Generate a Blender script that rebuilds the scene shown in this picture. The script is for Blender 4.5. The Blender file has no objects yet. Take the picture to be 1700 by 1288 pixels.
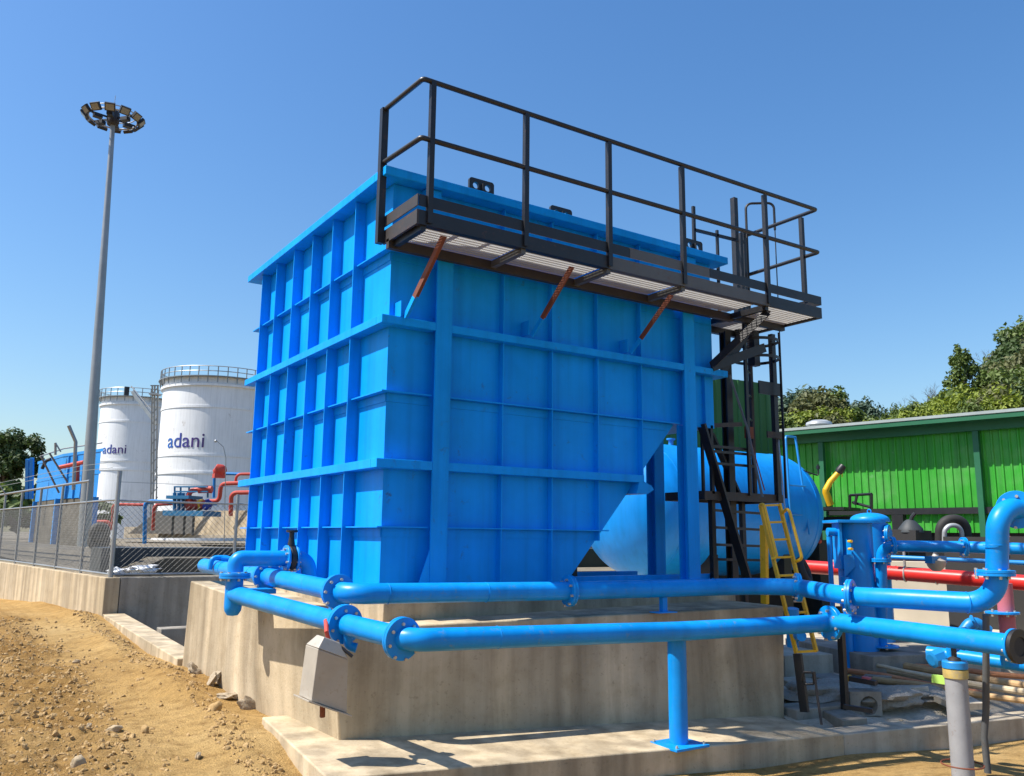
import bpy, math, random
from mathutils import Vector, Matrix, Quaternion, noise
SC = bpy.context.scene
COL = SC.collection
R = math.radians
random.seed(7)

# ---------------------------------------------------------------- camera
cam_d = bpy.data.cameras.new('camera')
cam = bpy.data.objects.new('camera', cam_d)
COL.objects.link(cam)
cam_d.sensor_width = 36.0
cam_d.sensor_fit = 'HORIZONTAL'
cam_d.lens = 29.963
cam_d.clip_start = 0.05
cam_d.clip_end = 8000
_r, _u, _f = Vector((0.83110196, -0.55601773, 0.01066863)), Vector((-0.10456075, -0.13739171, 0.98498252)), Vector((0.54620197, 0.81973642, 0.17232415))
mw = Matrix(((_r.x, _u.x, -_f.x, -3.27883757), (_r.y, _u.y, -_f.y, -6.97560505), (_r.z, _u.z, -_f.z, 0.4796114), (0, 0, 0, 1)))
cam.matrix_world = mw
SC.camera = cam

# ---------------------------------------------------------------- sky and sun
SUN = Vector((-1.0, 0.38, 1.5)).normalized()
w = bpy.data.worlds.new('World')
SC.world = w
w.use_nodes = True
nt = w.node_tree
nt.nodes.clear()
sky = nt.nodes.new('ShaderNodeTexSky')
sky.sky_type = 'NISHITA'
sky.sun_disc = False
sky.sun_elevation = math.asin(SUN.z)
sky.sun_rotation = math.atan2(SUN.x, SUN.y)
sky.altitude = 0
sky.air_density = 1.35
sky.dust_density = 1.2
sky.ozone_density = 6.0
bg = nt.nodes.new('ShaderNodeBackground')
bg.inputs['Strength'].default_value = 0.088
wo = nt.nodes.new('ShaderNodeOutputWorld')
hs = nt.nodes.new('ShaderNodeHueSaturation')
hs.inputs['Saturation'].default_value = 1.2
hs.inputs['Hue'].default_value = 0.503
nt.links.new(sky.outputs[0], hs.inputs['Color'])
nt.links.new(hs.outputs[0], bg.inputs[0])
nt.links.new(bg.outputs[0], wo.inputs[0])
sun_d = bpy.data.lights.new('sun', 'SUN')
sun_d.energy = 3.9
sun_d.angle = R(0.5)
sun_d.color = (1.0, 0.95, 0.87)
sun = bpy.data.objects.new('sun', sun_d)
COL.objects.link(sun)
sun.rotation_euler = SUN.to_track_quat('Z', 'Y').to_euler()
SC.view_settings.view_transform = 'Standard'
SC.view_settings.look = 'None'
SC.view_settings.exposure = 1.0
SC.view_settings.gamma = 1.0
SC.cycles.max_bounces = 6
SC.cycles.transparent_max_bounces = 8

# ---------------------------------------------------------------- materials
MATS = {}
def _mat(name):
    m = bpy.data.materials.new(name)
    m.use_nodes = True
    MATS[name] = m
    t = m.node_tree
    return m, t, t.nodes['Principled BSDF']
def N(t, typ, **kw):
    n = t.nodes.new(typ)
    for k, v in kw.items():
        if k.startswith('i_'):
            n.inputs[k[2:].replace('_', ' ')].default_value = v
        else:
            setattr(n, k, v)
    return n
def ramp(t, src, stops):
    r = t.nodes.new('ShaderNodeValToRGB')
    el = r.color_ramp.elements
    while len(el) < len(stops):
        el.new(0.5)
    for e, (p, c) in zip(el, stops):
        e.position = p
        e.color = (*c, 1) if len(c) == 3 else c
    t.links.new(src, r.inputs[0])
    return r
def coords(t, scale=(1, 1, 1), rot=(0, 0, 0), use='Object'):
    tc = t.nodes.new('ShaderNodeTexCoord')
    mp = t.nodes.new('ShaderNodeMapping')
    mp.inputs['Scale'].default_value = scale
    mp.inputs['Rotation'].default_value = rot
    t.links.new(tc.outputs[use], mp.inputs[0])
    return mp.outputs[0]
def noisetex(t, vec, scale, detail=4, rough=0.55, dist=0.0):
    n = t.nodes.new('ShaderNodeTexNoise')
    n.inputs['Scale'].default_value = scale
    n.inputs['Detail'].default_value = detail
    n.inputs['Roughness'].default_value = rough
    n.inputs['Distortion'].default_value = dist
    t.links.new(vec, n.inputs['Vector'])
    return n.outputs['Fac']
def bump(t, bs, fac, strength, dist):
    b = t.nodes.new('ShaderNodeBump')
    b.inputs['Strength'].default_value = strength
    b.inputs['Distance'].default_value = dist
    t.links.new(fac, b.inputs['Height'])
    t.links.new(b.outputs[0], bs.inputs['Normal'])
def mixc(t, fac, a, b, mode='MIX'):
    m = t.nodes.new('ShaderNodeMix')
    m.data_type = 'RGBA'
    m.blend_type = mode
    for i, x in ((0, fac), (6, a), (7, b)):
        if isinstance(x, (int, float)):
            m.inputs[i].default_value = x
        elif isinstance(x, tuple):
            m.inputs[i].default_value = (*x, 1)
        else:
            t.links.new(x, m.inputs[i])
    return m.outputs[2]
def paint(name, c, rough=0.38, metal=0.0, var=0.10, wear=None, wear_amt=0.08, bmp=0.05, scale=1.0, spec=0.5, streak=0.0):
    m, t, b = _mat(name)
    v = coords(t)
    n1 = noisetex(t, v, 1.3 * scale, 6, 0.6)
    dk = tuple(x * (1 - var) for x in c)
    lt = tuple(min(1, x * (1 + var * .8) + .003) for x in c)
    col = ramp(t, n1, [(0.3, dk), (0.7, lt)]).outputs[0]
    if streak:
        sv = noisetex(t, coords(t, (5, 5, .22)), 1.7, 5, .6)
        sf = ramp(t, sv, [(0.32, (1 - streak,) * 3), (0.5, (1, 1, 1)), (0.72, (1 + streak * .5,) * 3)]).outputs[0]
        col = mixc(t, 1.0, col, sf, 'MULTIPLY')
        dv = ramp(t, noisetex(t, v, .9, 7, .65), [(.50, (0, 0, 0)), (.78, (streak * 1.1,) * 3)]).outputs[0]
        col = mixc(t, dv, col, (0.03, 0.32, 0.60) if c[2] > c[0] * 2 and c[1] < c[2] else (.32, .34, .26))
    if wear:
        n2 = noisetex(t, v, 9 * scale, 8, 0.7, 0.4)
        f = ramp(t, n2, [(0.62 - wear_amt, (0, 0, 0)), (0.68, (1, 1, 1))]).outputs[0]
        n3 = noisetex(t, v, 1.7 * scale, 3)
        f2 = ramp(t, n3, [(0.45, (0, 0, 0)), (0.7, (1, 1, 1))]).outputs[0]
        mm = t.nodes.new('ShaderNodeMath'); mm.operation = 'MULTIPLY'
        t.links.new(f, mm.inputs[0]); t.links.new(f2, mm.inputs[1])
        col = mixc(t, mm.outputs[0], col, wear)
    t.links.new(col, b.inputs['Base Color'])
    n4 = noisetex(t, v, 6 * scale, 4)
    rr = t.nodes.new('ShaderNodeMapRange')
    rr.inputs[3].default_value = max(0.02, rough - 0.09); rr.inputs[4].default_value = rough + 0.12
    t.links.new(n4, rr.inputs[0]); t.links.new(rr.outputs[0], b.inputs['Roughness'])
    b.inputs['Metallic'].default_value = metal
    b.inputs['Specular IOR Level'].default_value = spec
    if bmp:
        n5 = noisetex(t, v, 3.0 * scale, 3)
        bump(t, b, n5, bmp, 0.02)
    return m
BLUE = (0.001, 0.295, 0.83)
paint('tank_blue', BLUE, 0.42, wear=(0.03, 0.14, 0.34), wear_amt=0.03, bmp=0.10, var=.12, spec=.12, streak=.13)
paint('pipe_blue', (0.001, 0.25, 0.69), 0.34, wear=(0.10, 0.24, 0.42), wear_amt=0.07, bmp=0.10, scale=1.8, spec=.3, var=.16, streak=.10)
paint('vessel_blue', (0.001, 0.23, 0.66), 0.36, bmp=0.04, spec=.3, streak=.12)
paint('thin_blue', (0.01, 0.22, 0.55), 0.4)
paint('far_blue', (0.01, 0.22, 0.58), 0.5)
paint('steel_dark', (0.010, 0.010, 0.012), 0.42, wear=(0.06, 0.028, 0.016), wear_amt=0.06, bmp=0.1, scale=2)
paint('steel_brown', (0.030, 0.024, 0.021), 0.55, wear=(0.10, 0.045, 0.025), wear_amt=0.10, bmp=0.1, scale=2)
paint('steel_grey', (0.085, 0.088, 0.088), 0.5, wear=(0.09, 0.05, 0.03), wear_amt=0.10, scale=2)
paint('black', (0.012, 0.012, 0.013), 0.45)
paint('rust', (0.17, 0.04, 0.012), 0.65, var=.3, wear=(0.10, 0.03, 0.015), wear_amt=0.16, scale=3)
paint('galv', (0.42, 0.43, 0.43), 0.45, metal=.35, var=.2, scale=2)
paint('grating', (0.42, 0.42, 0.41), 0.5, metal=0.0)
paint('mast_grey', (0.30, 0.31, 0.31), 0.42, metal=.55, var=.15)
paint('zinc', (0.55, 0.50, 0.42), 0.4, metal=.6, wear=(0.25, 0.12, 0.06), wear_amt=.1, scale=8)
paint('yellow', (0.78, 0.44, 0.012), 0.4, wear=(0.22, 0.07, 0.02), wear_amt=0.06, scale=3)
paint('white_tank', (0.75, 0.75, 0.745), 0.5, streak=.10, wear=(0.48, 0.44, 0.40), wear_amt=.04, scale=.25, var=.05)
paint('yellow_worn', (0.50, 0.36, 0.10), 0.6, var=.35, wear=(0.32, 0.28, 0.22), wear_amt=.25, scale=5)
paint('red', (0.58, 0.022, 0.014), 0.35)
paint('red_far', (0.50, 0.055, 0.03), 0.5)
paint('teal', (0.03, 0.16, 0.30), 0.5)
paint('rust_grey', (0.16, 0.13, 0.11), 0.6)
paint('pink', (0.50, 0.13, 0.15), 0.6, var=.2)
paint('green_wall', (0.022, 0.285, 0.012), 0.5, streak=.22, wear=(0.10, 0.30, 0.09), wear_amt=.04, scale=.7, bmp=0)
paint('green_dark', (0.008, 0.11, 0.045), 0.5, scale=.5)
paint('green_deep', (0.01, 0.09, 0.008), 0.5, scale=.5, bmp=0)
paint('roof_sheet', (0.30, 0.34, 0.33), 0.5, var=.2, scale=.6)
paint('chain_wire', (0.055, 0.058, 0.058), 0.5, metal=.2)
paint('earth', (0.10, 0.085, 0.06), 0.9, var=.4, scale=.8)
paint('sheet_grey', (0.42, 0.375, 0.31), 0.5, metal=.1, wear=(0.30, 0.22, 0.15), wear_amt=.10, scale=3, var=.12)
paint('bollard_grey', (0.29, 0.29, 0.295), 0.45, wear=(0.20, 0.12, 0.08), wear_amt=.06, scale=4)
paint('rubber', (0.022, 0.02, 0.018), 0.7)
paint('lens', (0.22, 0.20, 0.15), 0.25, var=.3)
paint('bark', (0.10, 0.075, 0.055), 0.9, var=.3, scale=3)
paint('liner', (0.035, 0.042, 0.045), 0.6, var=.3, scale=.6)
paint('purple_blue', (0.015, 0.03, 0.22), .5)
paint('lime', (0.45, 0.72, 0.12), 0.6)
paint('cream_wall', (0.52, 0.45, 0.34), 0.85, var=.15, scale=.6)

def concrete(name, c1, c2, streak, scale=1.0):
    m, t, b = _mat(name)
    v = coords(t)
    vs = coords(t, (2.2, 2.2, 0.13))
    base = ramp(t, noisetex(t, v, 1.1 * scale, 8, 0.62), [(0.28, c1), (0.72, c2)]).outputs[0]
    st = ramp(t, noisetex(t, vs, 2.2 * scale, 6, 0.6), [(0.42, (1, 1, 1)), (0.74, (0, 0, 0))]).outputs[0]
    mm = N(t, 'ShaderNodeMath', operation='MULTIPLY'); mm.inputs[1].default_value = 0.72
    inv = N(t, 'ShaderNodeMath', operation='SUBTRACT'); inv.inputs[0].default_value = 1.0
    t.links.new(st, inv.inputs[1]); t.links.new(inv.outputs[0], mm.inputs[0])
    col = mixc(t, mm.outputs[0], base, streak)
    # formwork board bands
    vb = coords(t, (1.9, 1.9, 0.01))
    bd = ramp(t, noisetex(t, vb, 1.6, 1, 0.3), [(0.40, (0.80, 0.80, 0.80)), (0.60, (1.07, 1.06, 1.04))]).outputs[0]
    col = mixc(t, 1.0, col, bd, 'MULTIPLY')
    sp = ramp(t, noisetex(t, v, 26 * scale, 3, 0.7), [(0.30, (0.60, 0.58, 0.55)), (0.40, (1, 1, 1))]).outputs[0]
    col = mixc(t, 0.55, col, mixc(t, 1.0, col, sp, 'MULTIPLY'))
    bt = ramp(t, noisetex(t, v, 4.5 * scale, 6, 0.7), [(0.34, (0.72, 0.68, 0.62)), (0.52, (1, 1, 1))]).outputs[0]
    col = mixc(t, 0.4, col, mixc(t, 1.0, col, bt, 'MULTIPLY'))
    t.links.new(col, b.inputs['Base Color'])
    b.inputs['Roughness'].default_value = 0.88
    b.inputs['Specular IOR Level'].default_value = 0.25
    ad = N(t, 'ShaderNodeMath', operation='ADD')
    t.links.new(noisetex(t, v, 40 * scale, 5, 0.65), ad.inputs[0]); t.links.new(noisetex(t, v, 5 * scale, 4), ad.inputs[1])
    bump(t, b, ad.outputs[0], 0.28, 0.012)
    return m
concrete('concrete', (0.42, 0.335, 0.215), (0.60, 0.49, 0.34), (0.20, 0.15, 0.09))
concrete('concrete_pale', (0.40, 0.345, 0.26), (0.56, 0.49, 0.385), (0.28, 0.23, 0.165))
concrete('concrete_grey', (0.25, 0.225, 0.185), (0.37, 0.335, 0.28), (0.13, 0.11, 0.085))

def dirt(name):
    m, t, b = _mat(name)
    v = coords(t)
    big = noisetex(t, v, 0.45, 5, 0.6)
    c = ramp(t, big, [(0.30, (0.43, 0.255, 0.085)), (0.50, (0.53, 0.335, 0.125)), (0.70, (0.62, 0.42, 0.18))]).outputs[0]
    f = ramp(t, noisetex(t, v, 7.0, 10, 0.72), [(0.30, (0.50, 0.45, 0.40)), (0.50, (0.97, 0.97, 0.97)), (0.74, (1.22, 1.2, 1.15))]).outputs[0]
    c = mixc(t, 0.9, c, f, 'MULTIPLY')
    g = ramp(t, noisetex(t, v, 55, 4, 0.7), [(0.34, (0.66, 0.62, 0.58)), (0.55, (1, 1, 1))]).outputs[0]
    c = mixc(t, 0.7, c, g, 'MULTIPLY')
    # darker freshly turned soil away from the wall, by vertex attribute
    at = N(t, 'ShaderNodeAttribute', attribute_name='turned')
    c2 = mixc(t, 1.0, c, (0.72, 0.67, 0.60), 'MULTIPLY')
    c = mixc(t, at.outputs['Fac'], c, c2)
    t.links.new(c, b.inputs['Base Color'])
    b.inputs['Roughness'].default_value = 0.95
    b.inputs['Specular IOR Level'].default_value = 0.1
    ad = N(t, 'ShaderNodeMath', operation='ADD')
    t.links.new(noisetex(t, v, 14, 8, 0.7), ad.inputs[0]); t.links.new(noisetex(t, v, 70, 4, 0.7), ad.inputs[1])
    bump(t, b, ad.outputs[0], 0.9, 0.04)
dirt('dirt')
def soil(name, c1, c2, c3, sc, bst=.4):
    m, t, b = _mat(name)
    v = coords(t)
    c = ramp(t, noisetex(t, v, sc, 9, 0.65), [(0.3, c1), (0.5, c2), (0.7, c3)]).outputs[0]
    g = ramp(t, noisetex(t, v, sc * 22, 5, 0.7), [(0.34, (0.62, 0.6, 0.58)), (0.55, (1, 1, 1))]).outputs[0]
    c = mixc(t, 0.7, c, g, 'MULTIPLY')
    t.links.new(c, b.inputs['Base Color'])
    b.inputs['Roughness'].default_value = 0.95
    bump(t, b, noisetex(t, v, sc * 12, 7, 0.7), bst, 0.05)
soil('yard', (0.34, 0.29, 0.21), (0.47, 0.41, 0.31), (0.60, 0.54, 0.43), 0.8)
soil('terrace', (0.13, 0.11, 0.075), (0.19, 0.16, 0.115), (0.26, 0.225, 0.17), 0.25)
soil('clod', (0.33, 0.205, 0.08), (0.44, 0.285, 0.12), (0.54, 0.37, 0.17), 6)
soil('stone', (0.36, 0.265, 0.15), (0.48, 0.37, 0.23), (0.58, 0.47, 0.31), 5)
soil('spill', (0.30, 0.235, 0.15), (0.40, 0.32, 0.22), (0.48, 0.40, 0.29), 5)
soil('hill_soil', (0.05, 0.06, 0.02), (0.07, 0.08, 0.03), (0.1, 0.09, 0.05), 0.1)
soil('bags', (0.27, 0.24, 0.19), (0.35, 0.315, 0.26), (0.43, 0.395, 0.33), 2.0, .5)
def wood(name, c1, c2):
    m, t, b = _mat(name)
    v = coords(t, (1, 1, 1))
    c = ramp(t, noisetex(t, v, 5, 7, 0.65), [(0.3, c1), (0.7, c2)]).outputs[0]
    t.links.new(c, b.inputs['Base Color'])
    b.inputs['Roughness'].default_value = 0.75
wood('timber', (0.30, 0.17, 0.07), (0.52, 0.34, 0.16))
wood('timber_red', (0.36, 0.12, 0.05), (0.50, 0.22, 0.09))
wood('timber_pale', (0.45, 0.34, 0.20), (0.62, 0.50, 0.33))
def leaf(name, c1, c2, c3):
    m, t, b = _mat(name)
    v = coords(t)
    c = ramp(t, noisetex(t, v, 0.9, 4, 0.7), [(0.32, c1), (0.52, c2), (0.72, c3)]).outputs[0]
    t.links.new(c, b.inputs['Base Color'])
    b.inputs['Roughness'].default_value = 0.6
    tr = N(t, 'ShaderNodeBsdfTranslucent')
    t.links.new(c, tr.inputs['Color'])
    mx = N(t, 'ShaderNodeMixShader'); mx.inputs[0].default_value = 0.28
    out = t.nodes['Material Output']
    t.links.new(b.outputs[0], mx.inputs[1]); t.links.new(tr.outputs[0], mx.inputs[2]); t.links.new(mx.outputs[0], out.inputs[0])
leaf('leaf_dark', (0.035, 0.062, 0.016), (0.058, 0.098, 0.022), (0.09, 0.135, 0.03))
leaf('leaf_mid', (0.06, 0.095, 0.018), (0.10, 0.15, 0.025), (0.15, 0.20, 0.04))
leaf('leaf_bright', (0.12, 0.17, 0.012), (0.20, 0.25, 0.02), (0.28, 0.32, 0.035))
leaf('leaf_olive', (0.085, 0.095, 0.03), (0.125, 0.135, 0.045), (0.16, 0.165, 0.06))
leaf('leaf_haze', (0.050, 0.092, 0.058), (0.072, 0.122, 0.076), (0.10, 0.155, 0.09))  # far ridge foliage, distance haze mixed into the leaf colour
def lettering_mat():
    m, t, b = _mat('lettering')
    v = coords(t, use='Generated')
    sx = N(t, 'ShaderNodeSeparateXYZ'); t.links.new(v, sx.inputs[0])
    c = ramp(t, sx.outputs[0], [(0.0, (0.01, 0.12, 0.42)), (0.30, (0.02, 0.035, 0.26)), (0.65, (0.06, 0.02, 0.16)), (1.0, (0.045, 0.02, 0.12))]).outputs[0]
    t.links.new(c, b.inputs['Base Color']); b.inputs['Roughness'].default_value = .5
lettering_mat()

# ---------------------------------------------------------------- builders
class MB:
    def __init__(s): s.v, s.f = [], []
    def add(s, vs, fs):
        o = len(s.v); s.v += [Vector(p) for p in vs]; s.f += [tuple(i + o for i in f) for f in fs]; return s
    def hexa(s, p):   # 8 points: bottom ring 0-3, top ring 4-7
        return s.add(p, [(3, 2, 1, 0), (4, 5, 6, 7), (0, 1, 5, 4), (1, 2, 6, 5), (2, 3, 7, 6), (3, 0, 4, 7)])
    def box(s, x0, x1, y0, y1, z0, z1):
        return s.hexa([(x0, y0, z0), (x1, y0, z0), (x1, y1, z0), (x0, y1, z0), (x0, y0, z1), (x1, y0, z1), (x1, y1, z1), (x0, y1, z1)])
    def beam(s, p, q, w, h, up=(0, 0, 1)):   # bar of section w (sideways) x h (along up)
        p, q = Vector(p), Vector(q); d = (q - p).normalized(); up = Vector(up)
        sd = d.cross(up)
        if sd.length < 1e-4: sd = d.cross(Vector((0, 1, 0)))
        sd.normalize(); u2 = sd.cross(d)
        a, b = sd * w / 2, u2 * h / 2
        return s.hexa([p - a - b, p + a - b, q + a - b, q - a - b, p - a + b, p + a + b, q + a + b, q - a + b])
    def angle(s, p, q, w, t, a1, a2):        # L section, legs along a1 and a2
        p, q, a1, a2 = Vector(p), Vector(q), Vector(a1).normalized(), Vector(a2).normalized()
        pr = [Vector((0, 0)), Vector((w, 0)), Vector((w, t)), Vector((t, t)), Vector((t, w)), Vector((0, w))]
        A = [p + a1 * c.x + a2 * c.y for c in pr]; B = [q + a1 * c.x + a2 * c.y for c in pr]
        n = 6
        return s.add(A + B, [(i, (i + 1) % n, n + (i + 1) % n, n + i) for i in range(n)] + [(0, 3, 2, 1), (0, 5, 4, 3), (6, 7, 8, 9), (6, 9, 10, 11)])
    def prism(s, poly, ext):
        n = len(poly); ext = Vector(ext); A = [Vector(p) for p in poly]
        return s.add(A + [p + ext for p in A], [(i, (i + 1) % n, n + (i + 1) % n, n + i) for i in range(n)] + [tuple(reversed(range(n))), tuple(range(n, 2 * n))])
    def tube(s, pts, r, n=12, caps=True):
        pts = [Vector(p) for p in pts]; rs = r if isinstance(r, (list, tuple)) else [r] * len(pts)
        T = []
        for i in range(len(pts)):
            a = pts[max(i - 1, 0)]; b = pts[min(i + 1, len(pts) - 1)]
            T.append((b - a).normalized())
        nrm = T[0].orthogonal().normalized(); o = len(s.v)
        for i, (p, t) in enumerate(zip(pts, T)):
            if i: nrm = (T[i - 1].rotation_difference(t) @ nrm)
            nrm = (nrm - t * nrm.dot(t)).normalized(); bn = t.cross(nrm)
            for k in range(n):
                a = 2 * math.pi * k / n
                s.v.append(p + (nrm * math.cos(a) + bn * math.sin(a)) * rs[i])
        for i in range(len(pts) - 1):
            for k in range(n):
                k2 = (k + 1) % n
                s.f.append((o + i * n + k, o + i * n + k2, o + (i + 1) * n + k2, o + (i + 1) * n + k))
        if caps:
            s.f.append(tuple(o + k for k in reversed(range(n)))); s.f.append(tuple(o + (len(pts) - 1) * n + k for k in range(n)))
        return s
    def lathe(s, prof, origin, axis=(0, 0, 1), n=32, close=False):   # prof: (radius, distance along axis)
        origin, axis = Vector(origin), Vector(axis).normalized(); a1 = axis.orthogonal().normalized(); a2 = axis.cross(a1)
        o = len(s.v)
        for r, h in prof:
            for k in range(n):
                a = 2 * math.pi * k / n
                s.v.append(origin + axis * h + (a1 * math.cos(a) + a2 * math.sin(a)) * max(r, 1e-4))
        m = len(prof)
        for i in range(m if close else m - 1):
            i2 = (i + 1) % m
            for k in range(n):
                k2 = (k + 1) % n
                s.f.append((o + i * n + k, o + i * n + k2, o + i2 * n + k2, o + i2 * n + k))
        if not close:
            if prof[0][0] > 1e-3: s.f.append(tuple(o + k for k in reversed(range(n))))
            if prof[-1][0] > 1e-3: s.f.append(tuple(o + (m - 1) * n + k for k in range(n)))
        return s
    def ring(s, c, axis, r, rr, n=40, m=8):
        prof = [(r + rr * math.cos(2 * math.pi * k / m), rr * math.sin(2 * math.pi * k / m)) for k in range(m)]
        return s.lathe(prof, c, axis, n, True)
    def ico(s, c, rx, ry, rz, seed=0, amp=.25, rot=None, sub=1):
        vs, fs = ICO[sub]
        rot = rot or Matrix.Rotation(seed * 1.7, 3, Vector((math.sin(seed), math.cos(seed * 2.3), .5)).normalized())
        out = []
        for p in vs:
            k = 1 + amp * noise.noise(p * 1.7 + Vector((seed * 3.1, seed * 1.3, seed)))
            out.append(Vector(c) + rot @ Vector((p.x * rx * k, p.y * ry * k, p.z * rz * k)))
        return s.add(out, fs)
def _ico():
    import bmesh
    out = {}
    for k in (1, 2, 3):
        bm = bmesh.new(); bmesh.ops.create_icosphere(bm, subdivisions=k, radius=1)
        out[k] = ([v.co.copy() for v in bm.verts], [tuple(v.index for v in f.verts) for f in bm.faces]); bm.free()
    return out
ICO = _ico()
WORLD = {}
def org(o): return WORLD.get(o.name, Vector((0, 0, 0)))
def part(name, mb, mat, parent=None, smooth=35, label=None, loc=None, bevel=0):
    """link the shape as one mesh; world coordinates in, stored relative to the parent"""
    base = Vector(loc) if loc is not None else (org(parent) if parent else Vector((0, 0, 0)))
    me = bpy.data.meshes.new(name)
    me.from_pydata([tuple(v - base) for v in mb.v], [], mb.f)
    mats = mat if isinstance(mat, (list, tuple)) else [mat]
    for m in mats: me.materials.append(MATS[m])
    me.validate()
    import bmesh
    bm = bmesh.new(); bm.from_mesh(me); bmesh.ops.recalc_face_normals(bm, faces=bm.faces); bm.to_mesh(me); bm.free()
    if smooth:
        me.shade_smooth(); me.set_sharp_from_angle(angle=R(smooth))
    o = bpy.data.objects.new(name, me); COL.objects.link(o)
    if parent:
        o.parent = parent; o.location = base - org(parent)
    else:
        o.location = base
    WORLD[o.name] = base
    if label: o['label'] = label
    if bevel:
        bv = o.modifiers.new('edge', 'BEVEL'); bv.width = bevel; bv.segments = 2; bv.limit_method = 'ANGLE'; bv.angle_limit = R(40)
    return o
def tag(o, label, cat, group=None, kind=None):
    o['label'] = label; o['category'] = cat
    if group: o['group'] = group
    if kind: o['kind'] = kind
    return o
def thing(name, label, cat, loc, group=None):
    o = bpy.data.objects.new(name, None); COL.objects.link(o); o.location = loc
    o.empty_display_size = .2
    WORLD[o.name] = Vector(loc)
    return tag(o, label, cat, group)
def struct(name, mb, mat, smooth=0, loc=None):
    o = part(name, mb, mat, None, smooth, loc=loc); o['kind'] = 'structure'; return o
def solo(name, mb, mat, label, cat, group=None, smooth=35, loc=None, bevel=0):
    if loc is None:
        xs = [v.x for v in mb.v]; ys = [v.y for v in mb.v]; zs = [v.z for v in mb.v]
        loc = ((min(xs) + max(xs)) / 2, (min(ys) + max(ys)) / 2, min(zs))
    return tag(part(name, mb, mat, None, smooth, loc=loc, bevel=bevel), label, cat, group)
def copy_tree(o, parent=None):
    c = o.copy(); COL.objects.link(c)
    if parent: c.parent = parent
    for ch in list(o.children): copy_tree(ch, c)
    return c
def fillet(pts, rad, n=8):
    pts = [Vector(p) for p in pts]; out = [pts[0]]
    for i in range(1, len(pts) - 1):
        a, b, c = pts[i - 1], pts[i], pts[i + 1]
        d1, d2 = (a - b), (c - b); l1, l2 = d1.length, d2.length; d1.normalize(); d2.normalize()
        ang = d1.angle(d2); r = rad[i - 1] if isinstance(rad, (list, tuple)) else rad
        k = min(r / math.tan(ang / 2), l1 * .48, l2 * .48); r = k * math.tan(ang / 2)
        p1, p2 = b + d1 * k, b + d2 * k
        cen = b + (d1 + d2).normalized() * (r / math.sin(ang / 2))
        v1, v2 = p1 - cen, p2 - cen; tot = v1.angle(v2); ax = v1.cross(v2).normalized()
        for j in range(n + 1): out.append(cen + Quaternion(ax, tot * j / n) @ v1)
    out.append(pts[-1]); return out
BOLT = None
def flange(parent, c, axis, r=.14, pair=True, nb=8, mat='pipe_blue', t=.022, bore=None, bolts=True, phase=0.2):
    """bolted pipe flange: disc(s) as a part, each bolt a sub-part"""
    global BOLT
    c, axis = Vector(c), Vector(axis).normalized()
    mb = MB()
    gap = .004
    if bore:
        mb.lathe([(bore, 0), (r, 0), (r, t), (bore, t)], c - axis * t / 2, axis, 40, True); half = t / 2
    elif pair:
        mb.lathe([(0, 0), (r - .003, 0), (r, .003), (r, t), (r * .93, t), (r * .93, t + gap), (r, t + gap), (r, 2 * t + gap - .003), (r - .003, 2 * t + gap), (0, 2 * t + gap)], c - axis * (t + gap / 2), axis, 40); half = t + gap / 2
    else:
        mb.lathe([(0, 0), (r - .003, 0), (r, .003), (r, t - .003), (r - .003, t), (0, t)], c - axis * t / 2, axis, 40); half = t / 2
    f = part('flange', mb, mat, parent, 30, loc=c)
    if bolts:
        if BOLT is None:
            b = MB(); b.lathe([(0, -.5), (1, -.5), (1, .5), (0, .5)], (0, 0, 0), (0, 0, 1), 6)
            BOLT = part('bolt', b, 'zinc', f, 20, loc=c); first = BOLT
        else: first = None
        a1 = axis.orthogonal().normalized(); a2 = axis.cross(a1)
        q = axis.to_track_quat('Z', 'Y'); br = r * .085
        for k in range(nb):
            a = 2 * math.pi * (k + phase) / nb
            if k == 0 and first: bo = first
            else:
                bo = BOLT.copy(); COL.objects.link(bo)
            bo.parent = f; bo.location = (a1 * math.cos(a) + a2 * math.sin(a)) * r * .83
            bo.rotation_mode = 'QUATERNION'; bo.rotation_quaternion = q; bo.scale = (br, br, half * 2 + .034)
    return f
def plate_mesh(outer, holes, th):
    """flat plate with holes (2-D outline) as vertex and face lists, thickness along z"""
    cu = bpy.data.curves.new('tmp', 'CURVE'); cu.dimensions = '2D'; cu.fill_mode = 'BOTH'; cu.extrude = th / 2
    for pts in [outer] + holes:
        sp = cu.splines.new('POLY'); sp.points.add(len(pts) - 1); sp.use_cyclic_u = True
        for p, q in zip(sp.points, pts): p.co = (q[0], q[1], 0, 1)
    ob = bpy.data.objects.new('tmp', cu); COL.objects.link(ob)
    dg = bpy.context.evaluated_depsgraph_get(); dg.update()
    me = bpy.data.meshes.new_from_object(ob.evaluated_get(dg))
    vs = [v.co.copy() for v in me.vertices]; fs = [tuple(p.vertices) for p in me.polygons]
    bpy.data.objects.remove(ob); bpy.data.curves.remove(cu); bpy.data.meshes.remove(me)
    return vs, fs
def text_mesh(txt, size, th):
    cu = bpy.data.curves.new('tmp', 'FONT'); cu.body = txt; cu.size = size; cu.extrude = th; cu.align_x = 'CENTER'; cu.resolution_u = 4
    ob = bpy.data.objects.new('tmp', cu); COL.objects.link(ob)
    dg = bpy.context.evaluated_depsgraph_get(); dg.update()
    me = bpy.data.meshes.new_from_object(ob.evaluated_get(dg))
    vs = [v.co.copy() for v in me.vertices]; fs = [tuple(p.vertices) for p in me.polygons]
    bpy.data.objects.remove(ob); bpy.data.curves.remove(cu); bpy.data.meshes.remove(me)
    return vs, fs
def circ(cx, cy, r, n=20): return [(cx + r * math.cos(2 * math.pi * k / n), cy + r * math.sin(2 * math.pi * k / n)) for k in range(n)]
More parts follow.
